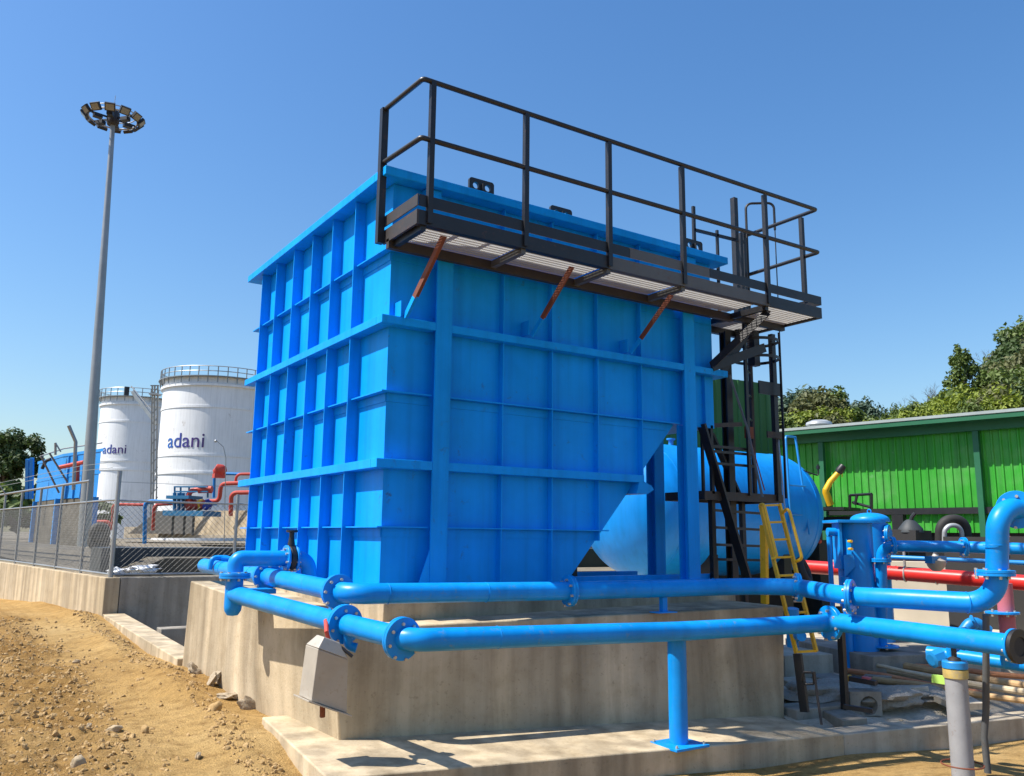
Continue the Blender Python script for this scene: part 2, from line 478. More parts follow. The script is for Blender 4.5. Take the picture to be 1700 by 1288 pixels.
def P (u, v, w):
    """world point from a survey reading: bearing (u, v) taken at the station and w metres out along its axis"""
    r, q, f = Vector((0.83110196, -0.55601773, 0.01066863)), Vector((-0.10456075, -0.13739171, 0.98498252)), Vector((0.54620197, 0.81973642, 0.17232415))
    return Vector((-3.27883757, -6.97560505, 0.4796114)) + (f + r * ((u - 850) / 1414.9) - q * ((v - 644) / 1414.9)) * w

# ---------------------------------------------------------------- ground
def smooth(a, b, x):
    k = max(0.0, min(1.0, (x - a) / (b - a))); return k * k * (3 - 2 * k)
CP = [(-1.05, -1.3, -1.32), (3.53, -2.14, -1.50), (6.06, -2.31, -1.58), (9.5, -2.7, -1.66), (3.53, -3.10, -1.30), (4.02, -3.05, -1.36), (6.5, -3.6, -1.4), (-.85, .5, -1.14), (-.72, 3.3, -1.05), (-.62, 9.9, -1.0),
      (-1.4, 24, -1.25), (-2.7, 0, -1.15), (-1.7, -.6, -1.17), (-6, 0, -1.2), (-3.3, -6.9, -1.2), (0, -4, -1.3), (-8, 12, -1.1), (-6, 26, -1.3), (8, -8, -1.4), (-12, -8, -1.3), (1.2, -1.8, -1.42)]
def zbase(x, y):
    s = t = 0.0
    for a, b, c in CP:
        d = 1.0 / ((x - a) ** 2 + (y - b) ** 2 + .04) ** 1.5; s += d * c; t += d
    return s / t
def wall_x(y):      # where the dirt meets the concrete along the left side
    return -.92 if y < 0.6 else -.78 if y < 9.9 else -.7 - (y - 9.9) * .055
def gaxis(a, b, c, d, fine, n):
    xs = []
    for k in range(n): xs.append(a + (b - a) * (1 - (1 - k / n) ** 2.2))
    x = b
    while x < c: xs.append(x); x += fine
    for k in range(n + 1): xs.append(c + (d - c) * (k / n) ** 2.2)
    return xs
def zdirt(x, y):
    z = zbase(x, y)
    wx = wall_x(y); d = wx - x
    tr = smooth(.75, 1.35, d + .25 * noise.noise(Vector((y * .7, 1, 3)))) if y > -3 else .6
    # spoil heaped along the wall, a beaten path beside it, clods beyond
    if -3 < y: z += .11 * math.exp(-((d - .30) / .26) ** 2) * (.5 + noise.noise(Vector((x * .9, y * .55, 5)))) * (1 if y > -1 else smooth(-3, -1, y))
    z += .035 * noise.noise(Vector((x * .55, y * .55, 0)))
    z += (.018 + .035 * tr) * noise.noise(Vector((x * 2.3, y * 2.3, 2)))
    z += (.010 + .050 * tr) * abs(noise.noise(Vector((x * 5.3, y * 5.3, 7))))
    z += (.007 + .030 * tr) * noise.noise(Vector((x * 10, y * 10, 4)))
    z += (.004 + .017 * tr) * abs(noise.noise(Vector((x * 21, y * 17, 9)))) 
    return z, tr
gx = gaxis(-40, -4.6, -.55, 60, .032, 26); gy = gaxis(-40, -1.7, 7.0, 40, .034, 26)
mb = MB(); turned = []
for y in gy:
    for x in gx:
        z, tr = zdirt(x, y)
        if x > -.55 and y > -1.1 and (y > -1.55 - .15 * (x + .8) or y > -.9): z = min(z, -1.62 - .02 * x)
        mb.v.append(Vector((x, y, z))); turned.append(tr)
nx = len(gx)
for j in range(len(gy) - 1):
    for i in range(nx - 1):
        a = j * nx + i; mb.f.append((a, a + 1, a + nx + 1, a + nx))
g = struct('ground', mb, 'dirt', 60, loc=(0, 0, 0))
att = g.data.attributes.new('turned', 'FLOAT', 'POINT')
att.data.foreach_set('value', turned)
# raised ground behind the fence wall, out to the horizon
mb = MB().add([(-.55, 10.1, -.34), (16, 10.1, -.34), (16, 40, -.05), (-3.2, 40, -.05), (900, 40, -.05), (2500, 5000, -.05), (-3000, 5000, -.05), (-900, 40, -.05)], [(0, 1, 2, 3), (3, 2, 4, 5, 6, 7)])
struct('terrace', mb, 'terrace', loc=(0, 0, 0))
mb = MB().add([(3.9, -1.7, -1.42), (9.4, -2.5, -1.45), (60, -9, -1.4), (900, -200, -1.4), (900, 39.9, -1.3), (4.1, 10, -1.2), (4.1, -.75, -1.24), (9.4, -1.5, -1.18), (60, -6, -1.3)], [(0, 1, 7, 6), (1, 2, 8, 7), (6, 7, 8, 5), (8, 2, 3), (8, 3, 4, 5)])
struct('yard', mb, 'yard', loc=(0, 0, 0))
# loose clods
mb = MB(); rnd = random.Random(3)
for k in range(14000):
    y = -3.2 + 13.5 * rnd.random() ** 1.6
    d = abs(rnd.gauss(0, 1)) * 1.3 + .15
    near_wall = rnd.random() < .12
    if near_wall: d = .05 + .3 * rnd.random()
    x = wall_x(y) - d - (0 if near_wall else .9 * rnd.random() + .15)
    if x < -6.5: continue
    z, tr = zdirt(x, y); s = .005 + .019 * rnd.random() ** 3.6
    if tr < .3 and not near_wall and rnd.random() < .75: continue
    mb.ico((x, y, z + s * .15), s * (1 + .5 * rnd.random()), s * (1 + .5 * rnd.random()), s * .7, k * .37, .5, sub=1)
o = part('dirt_clods', mb, 'clod', None, 0, loc=(-2, 2, -1.2)); o['kind'] = 'stuff'
STONES = [((131, 1272), .052, 'pale rounded stone lying lowest and largest on the turned soil'), ((329, 1251), .030, 'small pale stone alone on the smooth sandy path'), ((190, 1213), .045, 'brown stone half buried behind the pale rounded stone'),
          ((240, 1218), .038, 'brown lumpy stone beside the edge of the turned soil'), ((147, 1210), .030, 'pale flat stone left of the half buried brown stone'), ((126, 1105), .035, 'pale stone high up on the turned soil'), ((357, 1180), .050, 'brown clump of hard soil close to the foundation wall')]
for (uv, s, lab), c in zip(STONES, [(-2.252, 0.038, -1.150), (-1.451, -0.029, -1.150), (-1.850, 1.105, -1.150), (-1.660, 0.863, -1.150), (-2.022, 1.287, -1.150), (-1.669, 4.955, -1.120), (-0.991, 1.254, -1.100)]):
    z = zdirt(c[0], c[1])[0]
    mb = MB().ico((c[0], c[1], z + s * .3), s * 1.35, s, s * .75, s * 900, .35, sub=3)
    solo('stone', mb, 'stone' if 'pale' in lab else 'clod', lab, 'stone', smooth=50)
for k, c in enumerate([(-0.774, 2.360, -1.050), (-0.723, 1.881, -1.060), (-0.651, 1.430, -1.070), (-0.806, 2.903, -1.050)]):
    z = zdirt(c[0], c[1])[0]
    mb = MB().ico((c[0] + .03, c[1], z + .02), (.14, .11, .12, .09)[k], .07, .032, k * 5.3 + 2, .7, sub=3)
    solo('concrete_lump', mb, 'spill', ['long flat lump of spilt concrete where dirt meets the foundation wall', 'second lump of spilt concrete counted toward the kerb end', 'lump of spilt concrete nearest the kerb end', 'lump of spilt concrete farthest from the kerb end'][k], 'concrete lump', 'lumps of spilt concrete', smooth=50)

# ---------------------------------------------------------------- foundation
A0, A1 = (-.545, -.33, -.26), (4.19, -.94, -.20)
B0, B1 = (-0.447, -0.330, -1.158), (4.04, -1.0, -1.42)
mb = MB().hexa([B0, B1, (4.10, 4.2, -1.6), (-.73, 3.72, -1.4), A0, A1, (4.19, 4.2, -.14), (-.71, 3.65, -.068)])
f = solo('foundation_block', mb, 'concrete', 'tall streaked concrete block carrying the blue tank', 'foundation', loc=(1.8, 1.8, -1.5), bevel=.014)
mb = MB().box(.0, 4.4, -.10, 3.9, -.26, -.002)
solo('plinth', mb, 'concrete', 'low concrete plinth directly beneath the blue tank', 'plinth', loc=(2, 2, -.26), bevel=.01)
# front ledge with its kerb, left strip
L0, L1, L2, L3 = (-.92, -1.27, -1.12), (-.744, .685, -1.08), (3.614, -1.736, -1.27), (9.4, -2.62, -1.37)
mb = MB()
mb.hexa([(-.92, -1.27, -1.75), (3.9, -1.79, -1.75), (3.9, .6, -1.75), (-.744, .685, -1.75), L0, (3.9, -1.79, -1.28), (3.9, .6, -1.2), L1])
solo('ledge_slab', mb, 'concrete', 'pale concrete ledge running along the foot of the foundation block', 'ledge', loc=(1.5, -.8, -1.75), bevel=.012)
mb = MB().hexa([(3.90, -1.79, -1.75), (9.4, -2.62, -1.75), (9.4, -2.34, -1.75), (3.90, -1.52, -1.75), (3.90, -1.792, -1.279), L3, (9.4, -2.34, -1.37), (3.90, -1.52, -1.279)])
solo('kerb_wall', mb, 'concrete_pale', 'low sunlit concrete kerb wall behind the grey bollard', 'kerb wall', loc=(6, -2.1, -1.75), bevel=.012)
mb = MB().hexa([(4.12, -1.1, -1.5), (9, -1.9, -1.5), (9, -1.62, -1.5), (4.12, -.78, -1.5), (4.12, -1.1, -1.2), (9, -1.9, -1.18), (9, -1.62, -1.18), (4.12, -.78, -1.2)])
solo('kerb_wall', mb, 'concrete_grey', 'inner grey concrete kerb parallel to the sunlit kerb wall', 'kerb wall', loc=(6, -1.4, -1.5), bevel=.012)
mb = MB().hexa([(4.30, -1.50, -1.5), (4.62, -1.55, -1.5), (4.78, -1.20, -1.5), (4.46, -1.15, -1.5), (4.30, -1.50, -1.25), (4.62, -1.55, -1.25), (4.78, -1.20, -1.23), (4.46, -1.15, -1.23)])
solo('kerb_wall', mb, 'concrete_grey', 'short cross kerb joining the two parallel concrete kerbs', 'kerb wall', loc=(4.5, -1.3, -1.5), bevel=.01)
# left kerb between block and fence wall
K0, K1 = (-0.703, 3.715, -1.000), (-.66, 9.86, -.96)
mb = MB().hexa([(-.78, 3.72, -1.5), (-.48, 3.72, -1.5), (-.35, 9.86, -1.4), (-.66, 9.86, -1.4), (-.78, 3.72, -.95), (-.48, 3.72, -.95), (-.30, 9.86, -.93), (-.66, 9.86, -.93)])
solo('kerb_wall', mb, 'concrete', 'long pale kerb joining the foundation block to the fence wall', 'kerb wall', loc=(-.6, 6.5, -1.4), bevel=.012)
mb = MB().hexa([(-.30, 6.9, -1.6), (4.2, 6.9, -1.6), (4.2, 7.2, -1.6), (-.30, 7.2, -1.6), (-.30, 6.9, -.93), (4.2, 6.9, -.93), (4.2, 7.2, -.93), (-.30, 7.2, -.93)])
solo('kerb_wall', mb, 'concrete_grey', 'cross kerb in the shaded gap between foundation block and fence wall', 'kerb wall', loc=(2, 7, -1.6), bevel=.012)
mb = MB().add([(-.5, 3, -1.45), (5, 3, -1.45), (5, 10, -1.45), (-.5, 10, -1.45)], [(0, 1, 2, 3)])
struct('pit_floor', mb, 'yard', loc=(2, 6, -1.45))

# ---------------------------------------------------------------- the blue tank
T = thing('settling_tank', 'large ribbed blue steel tank with sloping hopper side on the concrete block', 'tank', (2.1, 1.9, 0))
TW, TD, TT = 4.24, 3.884, 3.765
prof = [(0, 0), (2.02, 0), (3.585, 1.765), (TW, 1.765), (TW, TT), (0, TT)]
part('shell', MB().prism([(x, 0, z) for x, z in prof], (0, TD, 0)), 'tank_blue', T, 0)
o_ = .164
mb = MB()
for x0, x1, y0, y1 in ((-o_, TW + .152, -o_, 0.09), (-o_, .09, .09, TD + o_), (TW - .09, TW + .152, .09, TD + o_), (.09, TW - .09, TD - .09, TD + o_)):
    mb.box(x0, x1, y0, y1, TT + .003, TT + .088)
part('rim', mb, 'tank_blue', T, 0, bevel=.006)
def band(z0, z1, xr, name='band', back=True):
    p = .129
    mb = MB()
    mb.box(-p, 0.4252, -p, -.002, z0, z1); mb.box(.5928, 3.6422 if xr > 3.7 else xr, -p, -.002, z0, z1)
    if xr > 3.8: mb.box(3.8152, xr, -p, -.002, z0, z1)
    mb.box(-p, -.002, .0, TD + p, z0, z1)
    if xr > 4: mb.box(TW + .002, xr, .0, TD + p, z0, z1)
    return part(name, mb, 'tank_blue', T, 0, bevel=.004)
band(2.374, 2.45, 4.362)
b3 = band(1.070, 1.15, 3.004)
mb = MB().prism([(3.006, -.129, 1.08), (3.11, -.129, 1.04), (3.14, -.129, 1.0), (3.05, -.129, .95), (2.89, -.129, .95), (2.93, -.129, 1.07)], (0, TD + .2, 0))
part('band_return', mb, 'tank_blue', T, 0)
def slope_x(z): return 2.02 + (3.585 - 2.02) * z / 1.765 if z < 1.765 else TW
for z, xr in ((3.099, 3.6), (1.764, 3.6), (.556, slope_x(.556) + .03)):
    q = .08; mb = MB()
    mb.box(-q, .424, -q, -.001, z - .006, z + .006); mb.box(.594, xr, -q, -.001, z - .006, z + .006)
    mb.box(-q, -.001, 0, TD + q, z - .006, z + .006)
    part('stiffener', mb, 'tank_blue', T, 0)
    mb = MB().box(-.008, -.001, .004, TD, z - .085, z - .008)
    mb.box(0.004, slope_x(z - .085) - .02, -.008, -.001, z - .085, z - .008)
    part('lap_strip', mb, 'tank_blue', T, 0)
for k in range(1, 7):
    y = [.626, 1.217, 1.80, 2.40, 3.017, 3.577][k - 1]
    part('rib', MB().box(-.112, -.001, y - .006, y + .006, 0.004, TT), 'tank_blue', T, 0)
for x in (1.216, 1.817, 2.421, 3.041):
    z0 = max(0.004, (x - 2.02) / (3.585 - 2.02) * 1.765) if x > 2.02 else .004
    part('rib', MB().box(x - .006, x + .006, -.074, -.001, z0, TT), 'tank_blue', T, 0)
part('rib', MB().box(4.05, 4.062, -.05, -.001, 1.77, 2.37), 'tank_blue', T, 0)
for x0, x1 in ((.425, .593), (3.642, 3.815)):
    mb = MB().box(x0, x1, -.132, -.112, 0.0, 3.09)
    xm = (x0 + x1) / 2
    mb.box(xm - .008, xm + .008, -.112, -.0, 0.0, 3.09)
    if x0 > 3: mb.box(x0, x1, .0, .018, 0.0, 1.76); mb.box(xm - .008, xm + .008, -.001, .0, 0, 1.76)
    part('column', mb, 'tank_blue', T, 0)
    part('base_plate', MB().box(x0 - .05, x1 + .05, -.2, .05, -.016, -.001), 'tank_blue', T, 0)
part('gusset', MB().prism([(.424, -.125, .01), (.424, -.125, .36), (.30, -.125, .01)], (0, .012, 0)), 'tank_blue', T, 0)
part('column', MB().box(4.20, 4.36, .98, 1.00, -.14, 1.764).box(4.20, 4.36, 1.12, 1.14, -.14, 1.764).box(4.272, 4.288, 1.0, 1.12, -.14, 1.764), 'tank_blue', T, 0)
part('column', MB().box(3.642, 3.80, TD - .02, TD, 0, 1.764).box(3.71, 3.73, TD - .2, TD - .02, 0, 1.764), 'tank_blue', T, 0)
# hopper legs, dark
part('leg', MB().box(2.60, 2.66, .6, .66, -.14, .62), 'black', T, 0)
part('sill_beam', MB().beam((1.9, .25, .035), (4.4, .25, .035), .1, .09), 'tank_blue', T, 0)
part('sill_beam', MB().beam((1.9, 1.6, .0), (4.4, 1.6, .0), .1, .12), 'tank_blue', T, 0)
# seat blocks of plates where walkway stands off the front
part('bracket', MB().box(.55, .85, -.70, -.62, 3.60, 3.69) if False else MB().box(.30, .46, -.10, -.002, 3.64, 3.76), 'tank_blue', T, 0)
part('bracket', MB().box(3.70, 3.90, -.10, -.002, 3.62, 3.76), 'tank_blue', T, 0)
def lug(x, y):
    a = []
    for cx, cy, s in ((-.115, .13, 1), (.115, .13, 0)):
        for k in range(6):
            th = math.pi * (.5 + .5 * k / 5) if s else math.pi * .5 * (k / 5)
            a.append((cx + .03 * math.cos(th), cy + .03 * math.sin(th), s))
    left = [(p[0], p[1]) for p in a if p[2]]; right = [(p[0], p[1]) for p in a if not p[2]]
    outer = [(.145, 0)] + right + left + [(-.145, 0)]
    vs, fs = plate_mesh(outer, [circ(-.07, .085, .034), circ(.07, .085, .034)], .03)
    mb = MB(); mb.add([(x + p.x, y + p.z, TT + .088 + p.y) for p in vs], fs)
    mb.box(x - .007, x + .007, y - .05, y + .05, TT + .089, TT + .2)
    part('lifting_lug', mb, 'black', T, 20)
for x, y in ((.93, -.06), (2.02, .06), (3.93, -.04), (.42, 2.6)): lug(x, y)

# ---------------------------------------------------------------- walkway along the tank front
W = thing('walkway_platform', 'black steel walkway with handrails and mesh floor along the tank front', 'walkway', (2.6, -.5, 3.1))
YO, XE = -.735, 5.37
def deck(x0, x1, y0, y1):
    mb = MB(); n = int((x1 - x0) / .019)
    for k in range(n + 1):
        x = x0 + (x1 - x0) * k / n
        mb.box(x - .0027, x + .0027, y0, y1, 3.150, 3.164)
    m = max(2, int((y1 - y0) / .055))
    for k in range(m + 1):
        y = y0 + (y1 - y0) * k / m
        mb.box(x0, x1, y - .004, y + .004, 3.1445, 3.1495)
    part('grating', mb, 'grating', W, 0)
for x0, x1 in ((-.07, .98), (1.02, 2.0), (2.06, 3.03), (3.09, 4.3)): deck(x0, x1, YO + .03, -.20)
deck(4.48, XE - .03, YO + .03, .42)
def mult(name, mats, mbs):
    for mb in mbs: part(name, mb, mats, W, 0, bevel=.003)
mb1 = MB().box(-.10, 2.02, YO, YO + .02, 3.12, 3.25); mb1.box(-.10, 2.02, YO + .02, YO + .07, 3.12, 3.13)
mb2 = MB().box(2.024, 4.42, YO - .002, YO + .02, 3.12, 3.25); mb2.box(2.024, 4.42, YO + .02, YO + .07, 3.12, 3.13)
mb3 = MB().box(4.424, XE, YO, YO + .02, 3.12, 3.25); mb3.box(XE - .02, XE, YO + .02, .42, 3.12, 3.25)
part('edge_beam', mb1, 'steel_dark', W, 0); part('edge_beam', mb2, 'steel_grey', W, 0); part('edge_beam', mb3, 'steel_dark', W, 0)
part('edge_beam', MB().box(-.12, -.10, YO, -.06, 3.12, 3.25), 'steel_brown', W, 0)
part('toe_board', MB().box(-.10, 2.30, YO + .002, YO + .010, 3.285, 3.39), 'steel_dark', W, 0)
part('toe_board', MB().box(2.304, 3.45, YO, YO + .010, 3.285, 3.39), 'steel_grey', W, 0)
part('toe_board', MB().box(3.454, XE, YO - .002, YO + .008, 3.285, 3.39), 'steel_dark', W, 0)
part('toe_board', MB().box(-.118, -.108, YO, -.06, 3.285, 3.39), 'steel_brown', W, 0)
part('toe_board', MB().box(XE - .012, XE - .002, YO + .01, .42, 3.285, 3.39), 'steel_dark', W, 0)
part('inner_beam', MB().box(-.12, 4.42, -.19, -.135, 3.055, 3.145), 'steel_brown', W, 0)
part('inner_beam', MB().box(4.42, XE - .02, .36, .42, 3.06, 3.14), 'steel_dark', W, 0)
for x, c in ((-.05, 'steel_dark'), (1.0, 'steel_grey'), (2.03, 'steel_grey'), (3.06, 'steel_grey'), (4.39, 'steel_dark')):
    part('cross_beam', MB().box(x - .02, x + .03, YO + .021, -.19 if x < 4 else .36, 3.075, 3.142), c, W, 0)
part('cross_beam', MB().box(4.44, XE - .02, -.20, -.14, 3.07, 3.142), 'steel_dark', W, 0)
s_ = .048
def post(x, y, z0=3.14, z1=4.46, name='post', m='steel_dark', s=s_):
    part(name, MB().angle((x - s / 2, y - s / 2, z0), (x - s / 2, y - s / 2, z1), s, .009, (1, 0, 0), (0, 1, 0)), m, W, 0)
for x in (0.0, 1.01, 2.03, 3.06, 4.40): post(x, YO + .0)
part('post', MB().box(-.19, -.125, -.10, -.04, 3.12, 4.45), 'steel_dark', W, 0)
post(XE - .02, -.52, 3.4)
post(5.10, .33, 3.0, 4.95, s=.07); post(5.26, .33, 3.0, 4.55)
def rail(pts, r=.024, m='steel_dark'):
    part('rail', MB().tube(fillet(pts, .03, 3), r, 10), m, W, 40)
rail([(-.155, -.07, 4.44), (-.10, YO, 4.465), (XE, YO, 4.505), (XE, .40, 4.50)])
rail([(-.155, -.07, 3.905), (-.10, YO, 3.91), (XE, YO, 3.955), (XE, .40, 3.95)])
# braces
for (x, zb), (xt, zt) in (((.08, 2.46), (.17, 3.10)), ((1.50, 2.49), (1.60, 3.09)), ((2.81, 2.48), (2.93, 3.03))):
    p, q = Vector((x, -.12, zb)), Vector((xt, YO + .10, zt)); m = p.lerp(q, .26)
    part('brace', MB().angle(m, q, .062, .009, (1, 0, 0), (0, -.7, -.5)), 'rust', W, 0)
    part('brace_foot', MB().angle(p, m, .056, .009, (1, 0, 0), (0, -.7, -.5)), 'tank_blue', W, 0)
    part('cleat', MB().box(x - .03, x - .02, -.14, -.003, zb - .01, zb + .14), 'tank_blue', W, 0)
p, q = Vector((4.06, -.12, 2.52)), Vector((4.43, YO + .08, 3.10))
part('brace', MB().angle(p, q, .10, .012, (1, 0, 0), (0, -.6, -.6)), 'steel_dark', W, 0)
part('brace', MB().beam((4.10, -.12, 2.47), (4.95, -.2, 2.80), .03, .11), 'steel_dark', W, 0)
part('brace', MB().beam((4.30, -.10, 2.45), (4.75, -.18, 3.07), .03, .10), 'steel_dark', W, 0)

# ---------------------------------------------------------------- ladder tower at the right end
D = thing('ladder_tower', 'dark steel ladder tower with cage hoop and landing beside the blue tank', 'ladder tower', (4.7, .2, -.2))
def dp(name, mb, m='steel_dark', sm=30): return part(name, mb, m, D, sm)
dp('column', MB().box(4.69, 4.79, .19, .21, -.3, 3.05).box(4.69, 4.79, .27, .29, -.3, 3.05).box(4.732, 4.748, .21, .27, -.3, 3.05), 'black')
dp('leg', MB().box(5.30, 5.37, -.03, .03, .95, 3.06)); dp('leg', MB().box(4.30, 4.36, .13, .19, -.5, 1.0), 'black')
dp('leg', MB().box(5.30, 5.36, .55, .61, -.5, 1.0), 'black'); dp('leg', MB().box(4.18, 4.22, .0, .04, 1.0, 1.80), 'black')
dp('stile', MB().box(4.785, 4.83, -.03, .0, 1.0, 4.30)); dp('stile', MB().box(5.10, 5.145, .16, .20, 1.0, 3.06), 'steel_brown')
dp('stile', MB().box(4.21, 4.24, .17, .20, .98, 2.3), 'steel_brown')
mb = MB()
dp('rung', MB().tube([(4.81, -.01, 2.55), (5.12, .18, 2.55)], .012, 8)); dp('rung', MB().tube([(4.81, -.01, 2.25), (5.12, .18, 2.25)], .012, 8)); dp('rung', MB().tube([(4.81, -.01, 1.95), (5.12, .18, 1.95)], .012, 8))
dp('hoop', MB().lathe([(.268, -.018), (.279, -.018), (.279, .018), (.268, .018)], (5.05, .02, 2.70), (0, 0, 1), 40, True))
dp('hoop', MB().lathe([(.268, -.018), (.279, -.018), (.279, .018), (.268, .018)], (5.05, .02, 2.92), (0, 0, 1), 40, True), 'black')
dp('cage_strap', MB().box(5.318, 5.330, -.14, -.11, .98, 3.06)); 
dp('cross_plate', MB().box(5.0, 5.40, -.055, -.035, 2.26, 2.42)); dp('cross_plate', MB().box(5.12, 5.42, -.055, -.035, 1.72, 1.80), 'steel_brown')
dp('stay', MB().box(5.0, 5.1, .0, .08, 2.62, 3.06), 'black')
dp('bracket', MB().box(4.83, 4.95, .02, .06, 1.70, 1.84), 'rust')
dp('landing', MB().box(4.05, 5.44, .0, .045, .93, 1.03).box(4.05, 4.10, .045, .65, .93, 1.03).box(5.39, 5.44, .045, .65, .93, 1.03).box(4.10, 5.39, .62, .65, .93, 1.03).box(4.10, 5.39, .046, .62, 1.01, 1.025), 'steel_brown')
dp('rail', MB().beam((4.20, .03, 1.80), (4.74, .03, 1.86), .04, .05), 'steel_brown')
for z in (1.36, 1.50, 1.56): dp('rail', MB().beam((4.20, .03, z), (4.95, .03, z), .025, .03))
for z in (.62, .82): dp('rung', MB().beam((4.3, .15, z), (5.3, .2, z - .02), .02, .03))
for z in (.25, .42): dp('rung', MB().beam((4.3, .15, z), (5.3, .2, z - .02), .02, .03))
dp('stringer', MB().beam((4.03, .0, 1.80), (4.70, -.02, .02), .03, .12, (0, 1, 0)))
dp('stringer', MB().beam((4.45, .25, 1.75), (4.95, .25, .95), .03, .08, (0, 1, 0)), 'black')
dp('stay_rod', MB().tube([(4.38, -.14, 2.40), (4.47, -.30, 1.75), (4.16, -.74, .93)], .014, 8), 'steel_grey')
dp('stay_rod', MB().tube([(4.47, -.30, 1.75), (4.75, -.28, 1.05)], .008, 6), 'rust')
dp('stay_rod', MB().tube([(5.36, -.02, 1.72), (4.497, -0.759, 0.810)], .009, 6), 'galv')
dp('rail_post', MB().box(4.03, 4.07, .04, .07, 3.86, 4.50)); dp('rail_post', MB().box(4.44, 4.47, .04, .07, 3.2, 4.28))
dp('rail', MB().beam((4.05, .055, 4.20), (4.95, .055, 4.23), .03, .035))
lp = fillet([(5.33, .33, 2.9), (5.33, .33, 4.93), (5.62, .10, 4.93), (5.62, .10, 4.55)], .08, 5)
dp('grab_rail', MB().tube(lp, .017, 8)); dp('grab_rail', MB().tube([(5.62, .10, 4.60), (5.62, .10, 3.1)], .008, 6))

# ---------------------------------------------------------------- yellow ladder
Y = thing('yellow_ladder', 'bright yellow sloping ladder with looped handrails in front of the dark tower', 'ladder', (4.173, -1.215, -0.635))
def yp(name, mb): return part(name, mb, 'yellow', Y, 30)
LT, RT, LB, RB = Vector((4.185, -0.683, 0.855)), Vector((4.400, -0.767, 0.866)), Vector((4.040, -1.187, -0.635)), Vector((4.248, -1.267, -0.628))
nrm = (RT - LT).cross(LB - LT).normalized()
for a, b in ((LT, LB), (RT, RB)): yp('stringer', MB().beam(a, b, .022, .055, nrm))
for k in range(9):
    t = .005 + k * .1235
    yp('rung', MB().beam(LT.lerp(LB, t), RT.lerp(RB, t), .035, .022))
yp('post', MB().beam((4.322, -0.606, 0.637), (4.423, -0.495, -0.213), .075, .05, (1, 0, 0)))
yp('handrail', MB().tube(fillet([(4.169, -0.696, 0.854), (4.136, -0.774, 0.864), (4.109, -0.942, 0.301), (4.088, -0.888, 0.281)], .05, 5), .017, 10))
yp('handrail', MB().tube(fillet([(4.380, -0.818, 0.767), (4.320, -0.949, 0.827), (4.306, -1.107, 0.286), (4.302, -1.025, 0.259)], .06, 5), .017, 10))

# ---------------------------------------------------------------- water pipes in front
PR = .083
U = thing('water_pipe', 'upper blue water pipe bending round the tank corner and rising to a gooseneck', 'pipe', (0, -.5, -.05))
K = (-.47, -.475, .02)
up1 = [(-.50, 3.9, .10), (-.5, 1.5, .072), K, (1.6, -.60, 0.0), (3.69, -.98, .016), (3.943, -1.321, 0.016)]
part('pipe', MB().tube(fillet(up1, [1, .20, 1, 1], 10), PR, 24), 'pipe_blue', U, 40)
up2 = [(3.943, -1.321, 0.016), (3.575, -2.169, -0.009), (3.589, -2.668, 0.001), (3.779, -3.342, -0.003), (3.703, -3.450, 0.749), (4.087, -3.521, 0.743), (6.308, -3.969, 0.766)]
part('pipe', MB().tube(fillet(up2, [2, 2, .24, .24, 2], 12), PR, 24), 'pipe_blue', U, 40)
part('end_cap', MB().lathe([(PR, 0), (PR * .9, .03), (PR * .55, .055), (0, .065)], (-.50, 3.9, .10), (0, 1, 0), 24), 'pipe_blue', U, 40)
for c, ax in (((-.5, 3.0, .092), (0, 1, 0)), ((-.5, 1.95, .078), (0, 1, 0)), ((-.16, -.497, .016), (1, -.07, 0)), ((3.718, -3.399, 0.457), (0, 0, 1)), ((3.2, -.89, .014), (1, -.18, 0)), ((.75, -.553, .007), (1, -.07, 0)), ((2.45, -.755, .007), (1, -.18, 0)), ((3.579, -2.392, -0.002), (.55, -.83, 0)), ((3.701, -3.145, -0.001), (.75, -.66, 0))):
    part('weld_bead', MB().ring(c, ax, PR, .0035, 32, 6), 'pipe_blue', U, 60)
flange(U, (-.50, 1.52, .072), (0, 1, 0)); flange(U, (-.492, -.27, .028), (0, 1, 0))
flange(U, (1.62, -.605, 0.0), (1, -.12, 0)); flange(U, (3.943, -1.321, 0.016), (.75, -.66, 0)); flange(U, (3.575, -2.169, -0.009), (.35, -.93, 0), .15)
flange(U, (3.741, -3.368, 0.241), (0, 0, 1), .145); flange(U, (3.926, -3.487, 0.740), (.9, .44, 0), .15)
for x, y in ((2.85, -.83), (4.0, -1.38)):
    pass
S1 = thing('pipe_support', 'small blue stub foot under the upper pipe near the tank hopper', 'pipe support', (2.62, -.785, -.215))
part('stem', MB().box(2.59, 2.65, -.81, -.76, -.21, -.075), 'pipe_blue', S1, 0); part('foot', MB().box(2.50, 2.74, -.85, -.72, -.218, -.208), 'pipe_blue', S1, 0)
S1 = thing('pipe_support', 'blue bracket foot under the upper pipe behind the corner flange', 'pipe support', (-.46, -.10, -.2))
part('stem', MB().box(-.49, -.44, -.13, -.08, -.22, -.05), 'pipe_blue', S1, 0); part('foot', MB().box(-.56, -.36, -.18, -.03, -.232, -.218), 'pipe_blue', S1, 0)

